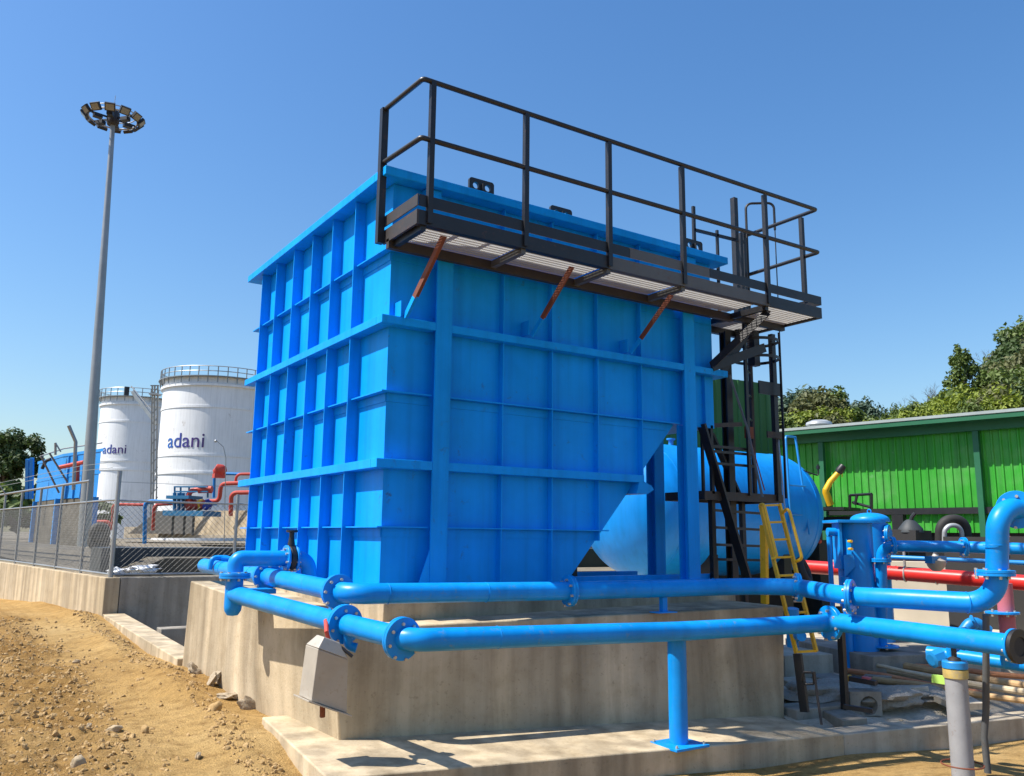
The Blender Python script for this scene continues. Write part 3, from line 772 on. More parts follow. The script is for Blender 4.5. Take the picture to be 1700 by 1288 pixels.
LW = thing('water_pipe', 'lower blue water pipe along the foundation ending in an open black flange', 'pipe', (2.0, -1.5, -.35))
A_ = (-0.528, -1.649, -0.214); Bt = (-0.908, 1.197, -0.067)
lo = [Bt, (-0.643, -0.787, -0.177), A_, (1.929, -1.687, -0.273), (3.656, -1.863, -0.268)]
part('pipe', MB().tube(fillet(lo, [3, .17, 3], 10), .078, 24), 'pipe_blue', LW, 40)
part('pipe', MB().tube(fillet([(3.656, -1.863, -0.268), (3.654, -2.023, -0.254), (3.449, -3.639, -0.274)], .3, 8), .083, 24), 'pipe_blue', LW, 40)
dl = (Vector(A_) - Vector(Bt)).normalized()
flange(LW, (-0.643, -0.787, -0.177), dl, .145); flange(LW, (-0.542, -1.542, -0.212), dl, .145)
flange(LW, (3.652, -1.885, -0.266), (.96, -.25, 0), .155)
de = (Vector((3.449, -3.639, -0.274)) - Vector((3.654, -2.023, -0.254))).normalized()
fl = flange(LW, Vector((3.449, -3.639, -0.274)) - de * .03, de, .125, False, 8)
flange_open = part('open_flange', MB().lathe([(.07, -.012), (.125, -.012), (.125, .016), (.07, .016)], Vector((3.449, -3.639, -0.274)) + de * .002, de, 40, True), 'black', LW, 30)
part('bore', MB().lathe([(0, -.06), (.070, -.06), (.070, .012)], Vector((3.449, -3.639, -0.274)), de, 32), 'rubber', LW, 30)
Bv = Vector(Bt)
part('tee', MB().lathe([(0, -.20), (.05, -.19), (.075, -.15), (.080, -.11), (.080, .16)], Bv, (0, 0, 1), 24), 'pipe_blue', LW, 40)
part('drain_stub', MB().tube(fillet([(-0.647, -0.859, -0.223), (-0.632, -0.847, -0.329), (-0.579, -0.879, -0.345)], .05, 4), .035, 12), 'pipe_blue', LW, 40)
part('weld_bead', MB().ring((3.610, -2.383, -0.262), de, .083, .0035, 32, 6), 'pipe_blue', LW, 60)
part('weld_bead', MB().ring((3.518, -3.198, -0.271), de, .083, .0035, 32, 6), 'pipe_blue', LW, 60)
part('weld_bead', MB().ring(Vector(A_).lerp(Vector((1.929, -1.687, -0.273)), .28), (1, -.1, 0), .078, .0035, 32, 6), 'pipe_blue', LW, 60)

V = thing('valve_loop', 'blue pipe loop crossing the upper pipe with a black butterfly valve', 'pipe loop', (Bv.x, Bv.y, Bv.z + .16))
zt = .255
loop = [Bv + Vector((0, 0, .20)), (Bv.x, Bv.y, zt), (-.60, Bv.y - .02, zt), (-.22, Bv.y - .04, zt), (-.20, Bv.y - .04, -.05)]
part('pipe', MB().tube(fillet(loop, [.16, 2, .12], 10), .074, 24), 'pipe_blue', V, 40)
flange(V, Bv + Vector((0, 0, .165)), (0, 0, 1), .14)
part('foot_plate', MB().box(Bv.x - .02, Bv.x + .4, Bv.y + .0, Bv.y + .22, -.075, -.03), 'pipe_blue', V, 0)
vx, vy = -.395, Bv.y - .03
flange(V, (vx - .045, vy, zt), (1, 0, 0), .125, False); flange(V, (vx + .045, vy, zt), (1, 0, 0), .125, False)
part('valve_body', MB().lathe([(.112, -.026), (.12, -.02), (.12, .02), (.112, .026)], (vx, vy, zt), (1, 0, 0), 32).lathe([(.04, .08), (.034, .14), (.024, .20), (.024, .245), (.055, .25), (.055, .268), (0, .268)], (vx, vy, zt), (0, 0, 1), 16), 'black', V, 35)
V2 = thing('pipe_fitting', 'small blue hooked fitting on top of the far end of the upper pipe', 'pipe fitting', (-.5, 3.2, .17))
part('saddle', MB().tube(fillet([(-.62, 3.2, .08), (-.60, 3.2, .21), (-.40, 3.2, .21), (-.38, 3.2, .08)], .06, 5), .03, 10), 'pipe_blue', V2, 40)
part('branch', MB().tube([(-.5, 3.2, .2), (-.1, 3.1, .16)], .035, 10), 'pipe_blue', V2, 40)

S2 = thing('pipe_support', 'round blue support post with square base plate under the lower pipe', 'pipe support', (2.078, -1.508, -1.193))
pb, ptp = Vector((2.100, -1.485, -1.195)), Vector((1.936, -1.679, -0.332))
part('post', MB().tube([(pb.x, pb.y, -1.21), (pb.x, pb.y, ptp.z)], .079, 28), 'pipe_blue', S2, 40)
part('base_plate', MB().box(pb.x - .19, pb.x + .19, pb.y - .17, pb.y + .17, -1.228, -1.206), 'pipe_blue', S2, 0, bevel=.004)
for sx in (-1, 1):
    for sy in (-1, 1): part('anchor_bolt', MB().lathe([(.014, 0), (.014, .014), (.007, .014), (.007, .022)], (pb.x + sx * .155, pb.y + sy * .135, -1.206), (0, 0, 1), 6), 'zinc', S2, 20)
part('top_plate', MB().box(pb.x - .17, pb.x + .15, pb.y - .10, pb.y + .1, ptp.z - .012, ptp.z), 'rust', S2, 0)

# grey sheet-metal hood hanging at the corner
H = thing('metal_hood', 'tilted grey sheet metal hood hung by a red strap at the foundation corner', 'metal hood', (-0.812, -0.944, -0.632))
TL, TR_, BR, BL = [Vector(p) for p in ((-0.923, -0.997, -0.316), (-0.697, -1.008, -0.404), (-0.677, -0.979, -0.779), (-0.937, -0.949, -0.677))]
ex = Vector((-.02, .20, .01))
q = [BL, BR, BR + ex, BL + ex, TL, TR_, TR_ + ex, TL + ex]
part('body', MB().hexa(q), 'sheet_grey', H, 0, bevel=.006)
ce = (TL + TR_ + ex) / 2; upv = (TL - BL).normalized()
sc = lambda p, k: ce + (p - ce) * k + upv * .095
part('cap', MB().hexa([TL + upv * .002 + (TL - ce) * .04, TR_ + upv * .002 + (TR_ - ce) * .04, TR_ + ex + upv * .002, TL + ex + upv * .002, sc(TL, .55), sc(TR_, .55), sc(TR_ + ex, .55), sc(TL + ex, .55)]), 'sheet_grey', H, 0, bevel=.006)
cb = (BL + BR + ex) / 2
pl = [cb + (p - cb) * 1.22 - upv * .002 for p in (BL, BR, BR + ex, BL + ex)]
part('base_flange', MB().hexa([p - upv * .012 for p in pl] + pl), 'sheet_grey', H, 0, bevel=.002)
part('outlet', MB().tube([cb - upv * .01, cb - upv * .09 + Vector((.01, 0, 0))], .02, 10), 'rust', H, 30)
part('strap', MB().tube([ce + upv * .09, ce + upv * .13 + Vector((-.02, 0, .01)), (-0.782, -0.761, -0.147)], .016, 8), 'red_far', H, 40)
part('hook_bar', MB().tube([ce + upv * .05 + Vector((.06, -.05, 0)), (-0.674, -1.027, -0.382)], .012, 8), 'steel_dark', H, 40)

# ---------------------------------------------------------------- horizontal vessel behind
VX0, VX1, VY, VZ, VR = 8.35, 12.25, 5.9, 1.06, 1.33
VS = thing('pressure_vessel', 'big horizontal blue cylinder with domed ends behind the ladder tower', 'vessel', (7, VY, -.1))
part('shell', MB().lathe([(VR, 0), (VR, VX1 - VX0)], (VX0, VY, VZ), (1, 0, 0), 72), 'vessel_blue', VS, 40)
dome = [(VR * math.cos(a), .80 * math.sin(a)) for a in [math.pi / 2 * k / 14 for k in range(15)]]
part('end_dome', MB().lathe(dome, (VX1, VY, VZ), (1, 0, 0), 72), 'vessel_blue', VS, 50)
part('end_dome', MB().lathe([(r, d * 1.2) for r, d in dome], (VX0, VY, VZ), (-1, 0, 0), 72), 'vessel_blue', VS, 50)
for x in (VX0, VX1): part('seam', MB().ring((x, VY, VZ), (1, 0, 0), VR, .012, 72, 6), 'vessel_blue', VS, 60)
for x in (9.4, 11.6): part('saddle', MB().box(x - .12, x + .12, VY - 1.0, VY + 1.0, -1.38, .2), 'black', VS, 0)
part('side_ladder', MB().tube(fillet([(11.3, VY - 1.36, .6), (11.3, VY - 1.32, 2.62), (11.9, VY - 1.1, 2.66)], .08, 4), .024, 8).tube([(11.3, VY - 1.34, 1.6), (11.9, VY - 1.3, 1.6)], .018, 8).tube([(11.3, VY - 1.34, 1.0), (11.9, VY - 1.3, 1.0)], .018, 8).tube([(11.9, VY - 1.34, .6), (11.9, VY - 1.1, 2.66)], .024, 8), 'thin_blue', VS, 40)
part('nozzle', MB().lathe([(.05, 0), (.05, .12), (.09, .12), (.09, .15), (0, .15)], (10.3, VY, VZ + VR - .01), (0, 0, 1), 16).tube([(10.3, VY, VZ + VR + .1), (10.3, VY, VZ + VR + .5)], .03, 10), 'thin_blue', VS, 40)
part('nozzle', MB().lathe([(.05, 0), (.05, .12), (.09, .12), (.09, .15), (0, .15)], (9.1, VY - .2, VZ + VR - .03), (0, 0, 1), 16), 'thin_blue', VS, 40)
part('gauge', MB().tube(fillet([(12.2, VY - .85, VZ + .97), (12.55, VY - 1.15, VZ + .80), (12.55, VY - 1.15, VZ + 1.05)], .03, 3), .016, 8).lathe([(.04, 0), (.04, .07), (0, .07)], (12.55, VY - 1.15, VZ + .95), (0, 0, 1), 12), 'steel_dark', VS, 40)

# ---------------------------------------------------------------- filters and pipework on the right
ER, EF = Vector((.831, -.556, 0)), Vector((-.556, -.831, 0))      # across and towards the walkway side
def fr(c, a, b, z): q = c + ER * a + EF * b; return Vector((q.x, q.y, z))
def fbox(c, a0, a1, b0, b1, z0, z1): return MB().hexa([fr(c, a0, b0, z0), fr(c, a1, b0, z0), fr(c, a1, b1, z0), fr(c, a0, b1, z0), fr(c, a0, b0, z1), fr(c, a1, b0, z1), fr(c, a1, b1, z1), fr(c, a0, b1, z1)])
FA = thing('filter_vessel', 'upright blue filter cylinder with flat top plate beside the vessel dome', 'filter', (7.205, 0.378, -0.996))
c = Vector((7.021, 0.137, 0.733)); zb = -1.25
part('body', MB().tube([(c.x, c.y, zb), (c.x, c.y, c.z - .02)], .228, 40), 'pipe_blue', FA, 40)
part('top_plate', fbox(c, -.32, .31, -.29, .29, c.z - .02, c.z + .018), 'pipe_blue', FA, 0, bevel=.005)
part('side_plate', fbox(c, -.26, -.225, -.1, .16, c.z - .62, c.z - .02), 'pipe_blue', FA, 0)
part('standpipe', MB().tube([fr(c, -.36, .05, c.z - .2), fr(c, -.36, .05, -.6)], .032, 12).tube([fr(c, -.38, .05, c.z - .14), fr(c, -.2, .05, c.z - .14)], .055, 14), 'pipe_blue', FA, 40)
part('gusset', MB().prism([fr(c, -.24, .2, c.z - .44), fr(c, -.12, .22, c.z - .42), fr(c, -.10, .22, c.z - .58), fr(c, -.24, .2, c.z - .72)], EF * .02), 'pipe_blue', FA, 0)
flange(FA, fr(c, -.22, .16, c.z - .92), (0, 0, 1), .15, True, 6)
part('branch', MB().tube([fr(c, -.22, .16, -1.2), fr(c, -.22, .16, c.z - .72)], .06, 14), 'pipe_blue', FA, 40)
for dz in (.26, .36): part('tap', MB().tube([fr(c, -.16, .2, c.z - dz), fr(c, -.16, .30, c.z - dz)], .018, 8), 'yellow', FA, 40)
FB = thing('filter_vessel', 'upright blue filter cylinder with rounded dome lid, the rear one', 'filter', (8.301, 0.881, -1.061))
c = Vector((8.114, 0.622, 0.767))
part('body', MB().tube([(c.x, c.y, -1.25), (c.x, c.y, c.z - .03)], .245, 40), 'pipe_blue', FB, 40)
part('lid', MB().lathe([(.275, 0), (.275, .03)] + [(.25 * math.cos(a) + .02, .03 + .10 * math.sin(a)) for a in [math.pi / 2 * k / 8 for k in range(8)]] + [(0, .132)], (c.x, c.y, c.z - .01), (0, 0, 1), 40), 'pipe_blue', FB, 40)
part('lifting_eye', MB().ring((c.x, c.y, c.z + .14), (1, 0, 0), .03, .008, 16, 6), 'pipe_blue', FB, 40)
flange(FB, fr(c, .17, .2, c.z - .20), ER * .8 + EF * .6, .15, True, 8)

BP = thing('water_pipe', 'thinner blue pipe with an elbow running behind the gooseneck pipe', 'pipe', (7.227, -0.025, -0.891))
part('pipe', MB().tube(fillet([(7.226, -0.027, -0.876), (7.088, -0.208, 0.419), (7.387, -1.139, 0.418), (7.734, -2.219, 0.394), (8.304, -3.806, 0.338)], [.18, 2, 2], 8), .072, 20), 'pipe_blue', BP, 40)
flange(BP, (7.108, -0.181, 0.232), (0, 0, 1), .125, True, 6); flange(BP, (7.119, -0.351, 0.422), (.95, -.8, 0), .115, True, 6); flange(BP, (7.387, -1.139, 0.418), (.95, -.8, 0), .12, True, 6)
flange(BP, (7.226, -0.027, -0.876), (0, 0, 1), .22, False, 4)
o = solo('thin_pipe', MB().tube([(7.965, 0.218, 0.257), (8.244, -0.817, 0.235), (8.754, -1.761, 0.206), (9.515, -3.721, 0.156)], .032, 12), 'thin_blue', 'thin pale blue pipe just above the cream wall', 'pipe')
RP = thing('fire_pipe', 'thick red pipe on clamps in front of the cream wall', 'pipe', (8.067, -0.337, -0.327))
part('pipe', MB().tube([(7.941, 1.735, 0.082), (8.104, 0.415, 0.040), (8.213, -1.838, -0.031), (8.483, -3.948, -0.135)], .098, 24), 'red', RP, 40)
for uvw in ((8.114, 0.118, 0.027), (8.158, -0.311, 0.012)):
    part('clamp', MB().ring(uvw, (.3, -.95, 0), .1, .012, 24, 6).tube([Vector(uvw) + Vector((0, 0, .1)), Vector(uvw) + Vector((0, 0, .42))], .018, 8), 'zinc', RP, 40)
part('collar', MB().ring((8.121, 0.259, 0.034), (.3, -.95, 0), .1, .006, 24, 6), 'red', RP, 40)
VV = thing('small_valve', 'small silver valve with handwheel standing above the red pipe', 'valve', (7.532, -0.681, 0.106))
c = Vector((7.532, -0.681, 0.106))
part('body', MB().lathe([(.05, 0), (.10, .05), (.12, .10), (.12, .13), (.06, .16), (.03, .22), (0, .22)], c, (0, 0, 1), 16), 'sheet_grey', VV, 40)
part('yoke', MB().box(c.x - .17, c.x + .17, c.y - .05, c.y + .05, c.z + .10, c.z + .19), 'thin_blue', VV, 0)
part('handwheel', MB().ring(c + Vector((0, 0, .3)), (0, 0, 1), .07, .014, 20, 6).tube([c + Vector((0, 0, .2)), c + Vector((0, 0, .34))], .014, 8), 'zinc', VV, 40)
ST = thing('pink_standpipe', 'faded pink standpipe with blue flange right of the gooseneck', 'standpipe', (5.507, -2.492, -0.529))
c = Vector((5.452, -2.565, -0.009)); zt2 = Vector((5.441, -2.579, 0.089)).z
part('pipe', MB().tube([(c.x, c.y, Vector((5.510, -2.488, -0.558)).z), (c.x, c.y, zt2)], .073, 20), 'pink', ST, 40)
flange(ST, (5.399, -2.553, -0.190), (0, 0, 1), .15, False, 6)
o = solo('branch_pipe', MB().tube([(4.199, -2.482, -0.494), (4.267, -2.770, -0.501), (4.417, -3.473, -0.537), (4.714, -4.506, -0.623)], .055, 16).tube([(4.219, -2.698, -0.405), (4.231, -2.682, -0.519)], .045, 12).tube([(4.245, -3.146, -0.383), (4.312, -3.100, -0.524)], .045, 12), 'pipe_blue', 'short blue pipe low behind the bollard with two upright stubs', 'pipe')
flange_thing = thing('angled_fitting', 'blue threaded fitting at the left end of the low branch pipe', 'pipe fitting', (4.177, -2.581, -0.537))
part('nut', MB().lathe([(.05, -.07), (.075, -.06), (.075, .06), (.05, .07)], (4.176, -2.582, -0.527), (.9, -.3, .25), 8), 'thin_blue', flange_thing, 20)
EL = thing('elbow_valve', 'small pale blue angle valve standing on the lower pipe beside the pole', 'valve', (4.001, -3.011, -0.253))
part('body', MB().tube(fillet([(3.933, -2.961, -0.273), (3.988, -3.021, -0.164), (4.106, -3.081, -0.251)], .06, 5), .05, 14), 'thin_blue', EL, 40)
part('cap', MB().ring((3.950, -3.056, -0.169), (.4, -.8, .4), .045, .014, 20, 6), 'thin_blue', EL, 40)
HV = solo('curved_bracket', MB().tube(fillet([(3.685, -2.045, -0.073), (3.642, -2.065, -0.134), (3.659, -2.069, -0.166)], .04, 4), .03, 10), 'pipe_blue', 'small rounded blue bracket hanging under the paired flange', 'bracket')
# short elbow by the foundation end
o = solo('drain_elbow', MB().tube(fillet([(4.132, -1.094, -0.211), (4.173, -1.041, -0.595)], .1, 4), .062, 16).tube([(4.161, -1.056, -0.485), (4.024, -1.274, -0.463)], .05, 14), 'pipe_blue', 'short blue drain pipe at the right end of the foundation block', 'drain pipe')
o = solo('leg_post', MB().box(*(lambda c: (c[0] - .03, c[0] + .03, c[1] - .03, c[1] + .03, -1.35, -.2))((4.715, -1.233, -0.527))), 'black', 'black square post standing behind the lower pipe bend', 'post', smooth=0)

# bollard, pole
BO = thing('steel_bollard', 'grey round bollard with yellow and blue banded cap before the kerb wall', 'bollard', (3.532, -3.103, -1.231))
c = Vector((3.532, -3.103, -1.231)); z1 = Vector((3.462, -3.195, -0.570)).z; z2 = Vector((3.448, -3.213, -0.441)).z
part('pipe', MB().tube([(c.x, c.y, c.z - .2), (c.x, c.y, z1)], .082, 28), 'bollard_grey', BO, 40)
part('yellow_band', MB().lathe([(.084, 0), (.092, .002), (.092, .066), (.084, .068)], (c.x, c.y, z1 - .005), (0, 0, 1), 28), 'yellow_worn', BO, 30)
part('cap', MB().lathe([(.088, 0), (.094, .004), (.094, .05), (.088, .058), (0, .06)], (c.x, c.y, z1 + .066), (0, 0, 1), 28), 'thin_blue', BO, 30)
part('screw_jack', MB().lathe([(.05, 0), (.045, .02), (.02, .03), (.02, .13), (.03, .14), (0, .14)], (c.x, c.y, z1 + .126), (0, 0, 1), 14), 'steel_brown', BO, 30)
part('base_hoop', MB().ring((c.x, c.y, c.z + .015), (0, 0, 1), .15, .006, 28, 6), 'rust', BO, 40)
part('rust_stain', MB().box(c.x - .06, c.x - .035, c.y - .085, c.y - .07, c.z + .03, c.z + .12), 'rust', BO, 0) if False else None
PO = thing('thin_pole', 'thin bent dark grey pole propping the gooseneck elbow right of the bollard', 'pole', (3.964, -3.063, -1.341))
part('pole', MB().tube([(3.912, -3.090, -1.333), (3.910, -3.086, -1.056), (3.921, -3.111, -0.859), (3.819, -3.229, -0.092)], .027, 12), 'steel_grey', PO, 50)

# ---------------------------------------------------------------- rubble yard
def slab(name, uvs, z, h, mat, lab, cat, bevel=.01):
    pts = uvs; mb = MB().prism([(p[0], p[1], z) for p in pts], (0, 0, -h))
    return solo(name, mb, mat, lab, cat, smooth=0, bevel=bevel)
slab('concrete_pad', [(5.75, .35, 0), (6.45, .15, 0), (6.75, 1.1, 0), (6.05, 1.3, 0)], -.95, .4, 'concrete_pale', 'square concrete pad behind the yellow ladder foot', 'concrete pad')
slab('concrete_pad', [(6.55, -.35, 0), (8.6, -.9, 0), (9.3, 1.0, 0), (7.2, 1.5, 0)], -.93, .45, 'concrete_grey', 'wide grey concrete plinth under the filter pipe foot', 'concrete pad')
slab('concrete_pad', [(7.3, -.9, 0), (8.2, -1.05, 0), (8.35, -.3, 0), (7.4, -.15, 0)], -1.0, .4, 'concrete_pale', 'pale concrete pad right of the black square post', 'concrete pad')
slab('concrete_pad', [(5.2, -.75, 0), (6.2, -.9, 0), (6.3, -.45, 0), (5.3, -.3, 0)], -1.19, .25, 'concrete_grey', 'broken grey concrete slab lying among the timber poles', 'concrete pad')
poles = [((7.229, 0.827, -1.080), (6.777, -2.200, -1.060), .050, 'timber', 'thick orange brown timber pole, rearmost of the yard poles'), ((6.821, 0.272, -1.120), (6.636, -2.262, -1.100), .042, 'timber_pale', 'pale timber pole second from the back of the yard poles'),
         ((6.511, 0.072, -1.140), (6.339, -1.848, -1.130), .034, 'timber_red', 'reddish timber pole in front of the pale one'), ((6.233, -0.552, -1.150), (6.341, -2.336, -1.140), .036, 'timber', 'brown timber pole nearest the inner kerb'),
         ((7.117, -0.557, -1.060), (7.455, -1.888, -1.050), .035, 'timber_red', 'dark reddish pole lying far back right of the others'), ((6.720, 0.064, -1.050), (6.291, -1.620, -1.040), .022, 'timber_pale', 'thin pale pole lying on top of the yard poles')]
for a, b, r, m, lab in poles:
    a, b = Vector(a), Vector(b)
    solo('timber_pole', MB().tube([a, a.lerp(b, .33) + Vector((.01, .02, .01)), a.lerp(b, .66) + Vector((-.01, .01, -.005)), b], [r, r * 1.05, r * .95, r * .85], 10), m, lab, 'timber pole', 'timber poles lying in the yard')
hb = Vector((5.003, -1.226, -1.185))
vs, fs = plate_mesh([(-.17, -.12), (.17, -.12), (.17, .12), (-.17, .12)], [circ(.03, -.02, .095)], .22)
solo('hollow_block', MB().add([(hb.x + p.x * .85 - p.z * .5, hb.y - p.x * .5 - p.z * .85, hb.z + p.y) for p in vs], fs), 'concrete_grey', 'grey hollow concrete block with a round hole behind the inner kerb', 'concrete block', smooth=20)
slab_pts = None
for k, (c, r, lab) in enumerate([((4.899, -0.724, -1.160), (.42, .34, .10), 'slumped grey cement bag nearest the foundation block end'), ((5.367, -0.692, -1.160), (.36, .30, .09), 'slumped grey cement bag left of the hollow block'),
                            ((5.419, -1.291, -1.170), (.36, .26, .10), 'slumped grey cement bag right of the hollow block'), ((6.042, -1.341, -1.180), (.36, .22, .07), 'flat pale cement bag among the timber poles')]):
    solo('cement_bag', MB().ico(c, r[0], r[1], r[2], k * 2.3 + 1, .55, Matrix.Identity(3), 3), 'bags', lab, 'cement bag', smooth=60)
rnd = random.Random(5)
for k, (c, s, lab) in enumerate([((5.295, -0.329, -1.120), .30, 'broken flat slab piece beside the black chair frame'), ((5.705, -0.314, -1.100), .26, 'broken flat slab piece behind the two left cement bags'), ((5.903, -1.146, -1.120), .28, 'broken flat slab piece between hollow block and lime wrap'),
                             ((6.454, -0.489, -1.120), .22, 'small broken slab piece near the tool case'), ((5.937, -1.739, -1.160), .26, 'broken flat slab piece behind the bollard')]):
    c = Vector(c); ti = Matrix.Rotation(rnd.uniform(-.25, .25), 3, 'X') @ Matrix.Rotation(rnd.uniform(0, 3), 3, 'Z')
    pl_ = [ti @ Vector((math.cos(a) * s * rnd.uniform(.7, 1.2), math.sin(a) * s * rnd.uniform(.6, 1), 0)) + c for a in (0, 1.1, 2.0, 3.1, 4.2, 5.2)]
    solo('slab_piece', MB().prism(pl_, ti @ Vector((0, 0, -.07))), ('concrete_pale', 'concrete_grey')[k % 2], lab, 'slab piece', smooth=0, bevel=.006)
BX = thing('tool_case', 'small dark tool case with red and yellow ends on the rubble', 'tool case', (5.056, -1.238, -1.006))
a, b = Vector((5.014, -1.096, -0.967)), Vector((5.067, -1.372, -0.982))
part('case', MB().beam(a, b, .08, .05), 'steel_brown', BX, 0, bevel=.005); part('cap', MB().beam(a + (a - b) * .1, a, .083, .06), 'yellow', BX, 0)
part('cover', MB().beam(a.lerp(b, .5) + Vector((0, 0, .03)), a.lerp(b, .78) + Vector((0, 0, .03)), .06, .035), 'pink', BX, 0)
solo('lime_tag', MB().beam((4.953, -2.060, -0.831), (4.986, -2.203, -0.837), .05, .075), 'lime', 'lime green plastic wrap around the yard poles', 'plastic wrap', smooth=0)
CH = thing('old_chair_frame', 'black metal chair frame leaning against the foundation end', 'chair frame', (3.861, -1.390, -1.137))
part('back', MB().beam((3.879, -1.329, -0.615), (3.867, -1.391, -1.148), .03, .09, (0, 1, 0)), 'black', CH, 0)
part('arm', MB().tube(fillet([(3.854, -1.383, -0.860), (3.856, -1.401, -0.779), (3.894, -1.489, -0.771), (3.915, -1.480, -0.879), (3.868, -1.384, -0.894)], .02, 3), .012, 8), 'black', CH, 40)
part('leg', MB().tube([(3.903, -1.496, -0.765), (3.900, -1.515, -0.956), (3.837, -1.599, -1.224)], .012, 8), 'steel_brown', CH, 40)
solo('iron_bar', MB().beam((4.311, -1.510, -1.122), (4.410, -1.757, -1.130), .05, .04), 'steel_dark', 'dark iron bar lying on the inner kerb', 'iron bar', smooth=0)
rnd = random.Random(11); mb = MB()
for k in range(700):
    x = 4.6 + 6 * rnd.random(); y = -1.6 - .12 * (x - 4) + 3.5 * rnd.random(); s = .012 + .05 * rnd.random() ** 3
    mb.ico((x, y, -1.37 + s * .3), s * 1.4, s, s * .7, k * .71, .5, sub=1)
o = part('rubble', mb, 'stone', None, 0, loc=(7, 0, -1.38)); o['kind'] = 'stuff'
# cream wall behind the pipes
solo('cream_wall', MB().prism([(11.0, 3.4, -1.6), (15.3, -4.6, -1.6), (15.5, -4.5, -1.6), (11.2, 3.5, -1.6)], (0, 0, 1.72)), 'cream_wall', 'low cream plastered wall behind the red pipe', 'wall', smooth=0, bevel=.01)
solo('cream_wall', MB().prism([(8.6, -.4, -1.6), (10.6, -4.0, -1.6), (11.6, -3.5, -1.6), (9.6, .1, -1.6)], (0, 0, .86)), 'cream_wall', 'broad low cream plinth beneath the red pipe', 'plinth', smooth=0, bevel=.01)

# ---------------------------------------------------------------- green shed
GA, GB = Vector((17.68, 2.81, 0)), Vector((16.54, 8.81, 0))
gd = (GB - GA).normalized(); gn = Vector((gd.y, -gd.x, 0))
if gn.x > 0: gn = -gn          # outward, towards the pipes
E_ = 3.55
def gp(s, d, z): q = GA + gd * s + gn * d; return (q.x, q.y, z)
G = thing('green_shed', 'long green corrugated shed with a pale sheet roof edge', 'shed', gp(0, 0, -1.3))
S0, S1_ = -7.0, 16.0
def sheet(s0, s1, z0, z1, pitch=.19, dp_=.028):
    mb = MB(); n = int((s1 - s0) / pitch); pts = []
    for k in range(n):
        a = s0 + k * pitch
        pts += [(a, 0), (a + pitch * .62, 0), (a + pitch * .72, dp_), (a + pitch * .90, dp_)]
    pts.append((s1, 0))
    vs = [gp(s, -.05 + d, z) for z in (z0, z1) for s, d in pts]; m = len(pts)
    return mb.add(vs, [(i, i + 1, m + i + 1, m + i) for i in range(m - 1)])
part('wall', sheet(S0, S1_, 1.30, E_ - .35), 'green_wall', G, 0)
part('lower_wall', sheet(S0, S1_, .70, 1.16), 'green_wall', G, 0)
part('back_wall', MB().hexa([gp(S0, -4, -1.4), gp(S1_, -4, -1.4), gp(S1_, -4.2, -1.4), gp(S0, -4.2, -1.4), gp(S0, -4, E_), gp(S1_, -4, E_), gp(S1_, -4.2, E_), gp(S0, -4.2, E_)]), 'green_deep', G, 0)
def gbox(s0, s1, d0, d1, z0, z1): return MB().hexa([gp(s0, d0, z0), gp(s1, d0, z0), gp(s1, d1, z0), gp(s0, d1, z0), gp(s0, d0, z1), gp(s1, d0, z1), gp(s1, d1, z1), gp(s0, d1, z1)])
part('eave_beam', gbox(S0, S1_, .0, .16, E_ - .42, E_ - .10), 'green_dark', G, 0)
part('girt', gbox(S0, S1_, -.04, .08, 1.15, 1.305), 'black', G, 0)
for s in (-6.7, -2.85, 1.05, 4.95, 8.85, 12.7): part('column', gbox(s - .065, s + .065, .02, .16, -1.3, E_ - .43), 'green_dark', G, 0)
for s in (-.95, 3.0): part('column', gbox(s - .14, s + .14, .0, .2, -1.3, 1.14), 'black', G, 0)
def roof_pt(s, d, z): return gp(s, d, z)
part('roof', MB().hexa([roof_pt(S0, .62, E_ - .10), roof_pt(S1_, .62, E_ - .10), roof_pt(S1_, -4.4, E_ + .22), roof_pt(S0, -4.4, E_ + .22), roof_pt(S0, .62, E_ - .03), roof_pt(S1_, .62, E_ - .03), roof_pt(S1_, -4.4, E_ + .29), roof_pt(S0, -4.4, E_ + .29)]), 'roof_sheet', G, 0)
part('fascia', gbox(S0, S1_, .56, .60, E_ - .22, E_ - .11), 'green_dark', G, 0)
c = Vector(gp(5.2, -.35, E_ + .0))
part('roof_vent', MB().lathe([(.26, 0), (.26, .10), (.36, .12), (.34, .19), (.20, .25), (0, .27)], c, (0, 0, 1), 20), 'galv', G, 40)
part('gap_shade', gbox(S0, S1_, -3.8, -.3, -1.35, .72), 'black', G, 0)  # solid black block standing in for the shade under the shed wall
GT = thing('green_shed', 'taller green clad bay seen between the ladder tower legs', 'shed', (14.064, 8.192, 1.027))
a, b = Vector((9.839, 7.466, 3.943)), Vector((14.086, 7.112, 4.350))
dv = Vector((b.x - a.x, b.y - a.y, 0)); nv = Vector((dv.y, -dv.x, 0)).normalized()
zt3 = Vector((12.917, 7.031, 4.379)).z
mb = MB(); L_ = dv.length; dn = dv.normalized(); n = int(L_ / .24); pts = []
for k in range(n):
    s = k * .24; pts += [(s, 0), (s + .15, 0), (s + .17, .03), (s + .22, .03)]
pts.append((L_, 0))
vs = [Vector((a.x, a.y, z)) + dn * s + nv * d for z in (-1, zt3) for s, d in pts]; m = len(pts)
part('wall', mb.add(vs, [(i, i + 1, m + i + 1, m + i) for i in range(m - 1)]), 'green_deep', GT, 0)
q = [Vector((a.x, a.y, -1)), Vector((b.x, b.y, -1)), Vector((b.x, b.y, -1)) - nv * .5, Vector((a.x, a.y, -1)) - nv * .5]
q = [p - nv * .05 for p in q]
part('side_wall', MB().hexa(q + [p + Vector((0, 0, zt3 + .98)) for p in q]), 'green_dark', GT, 0)

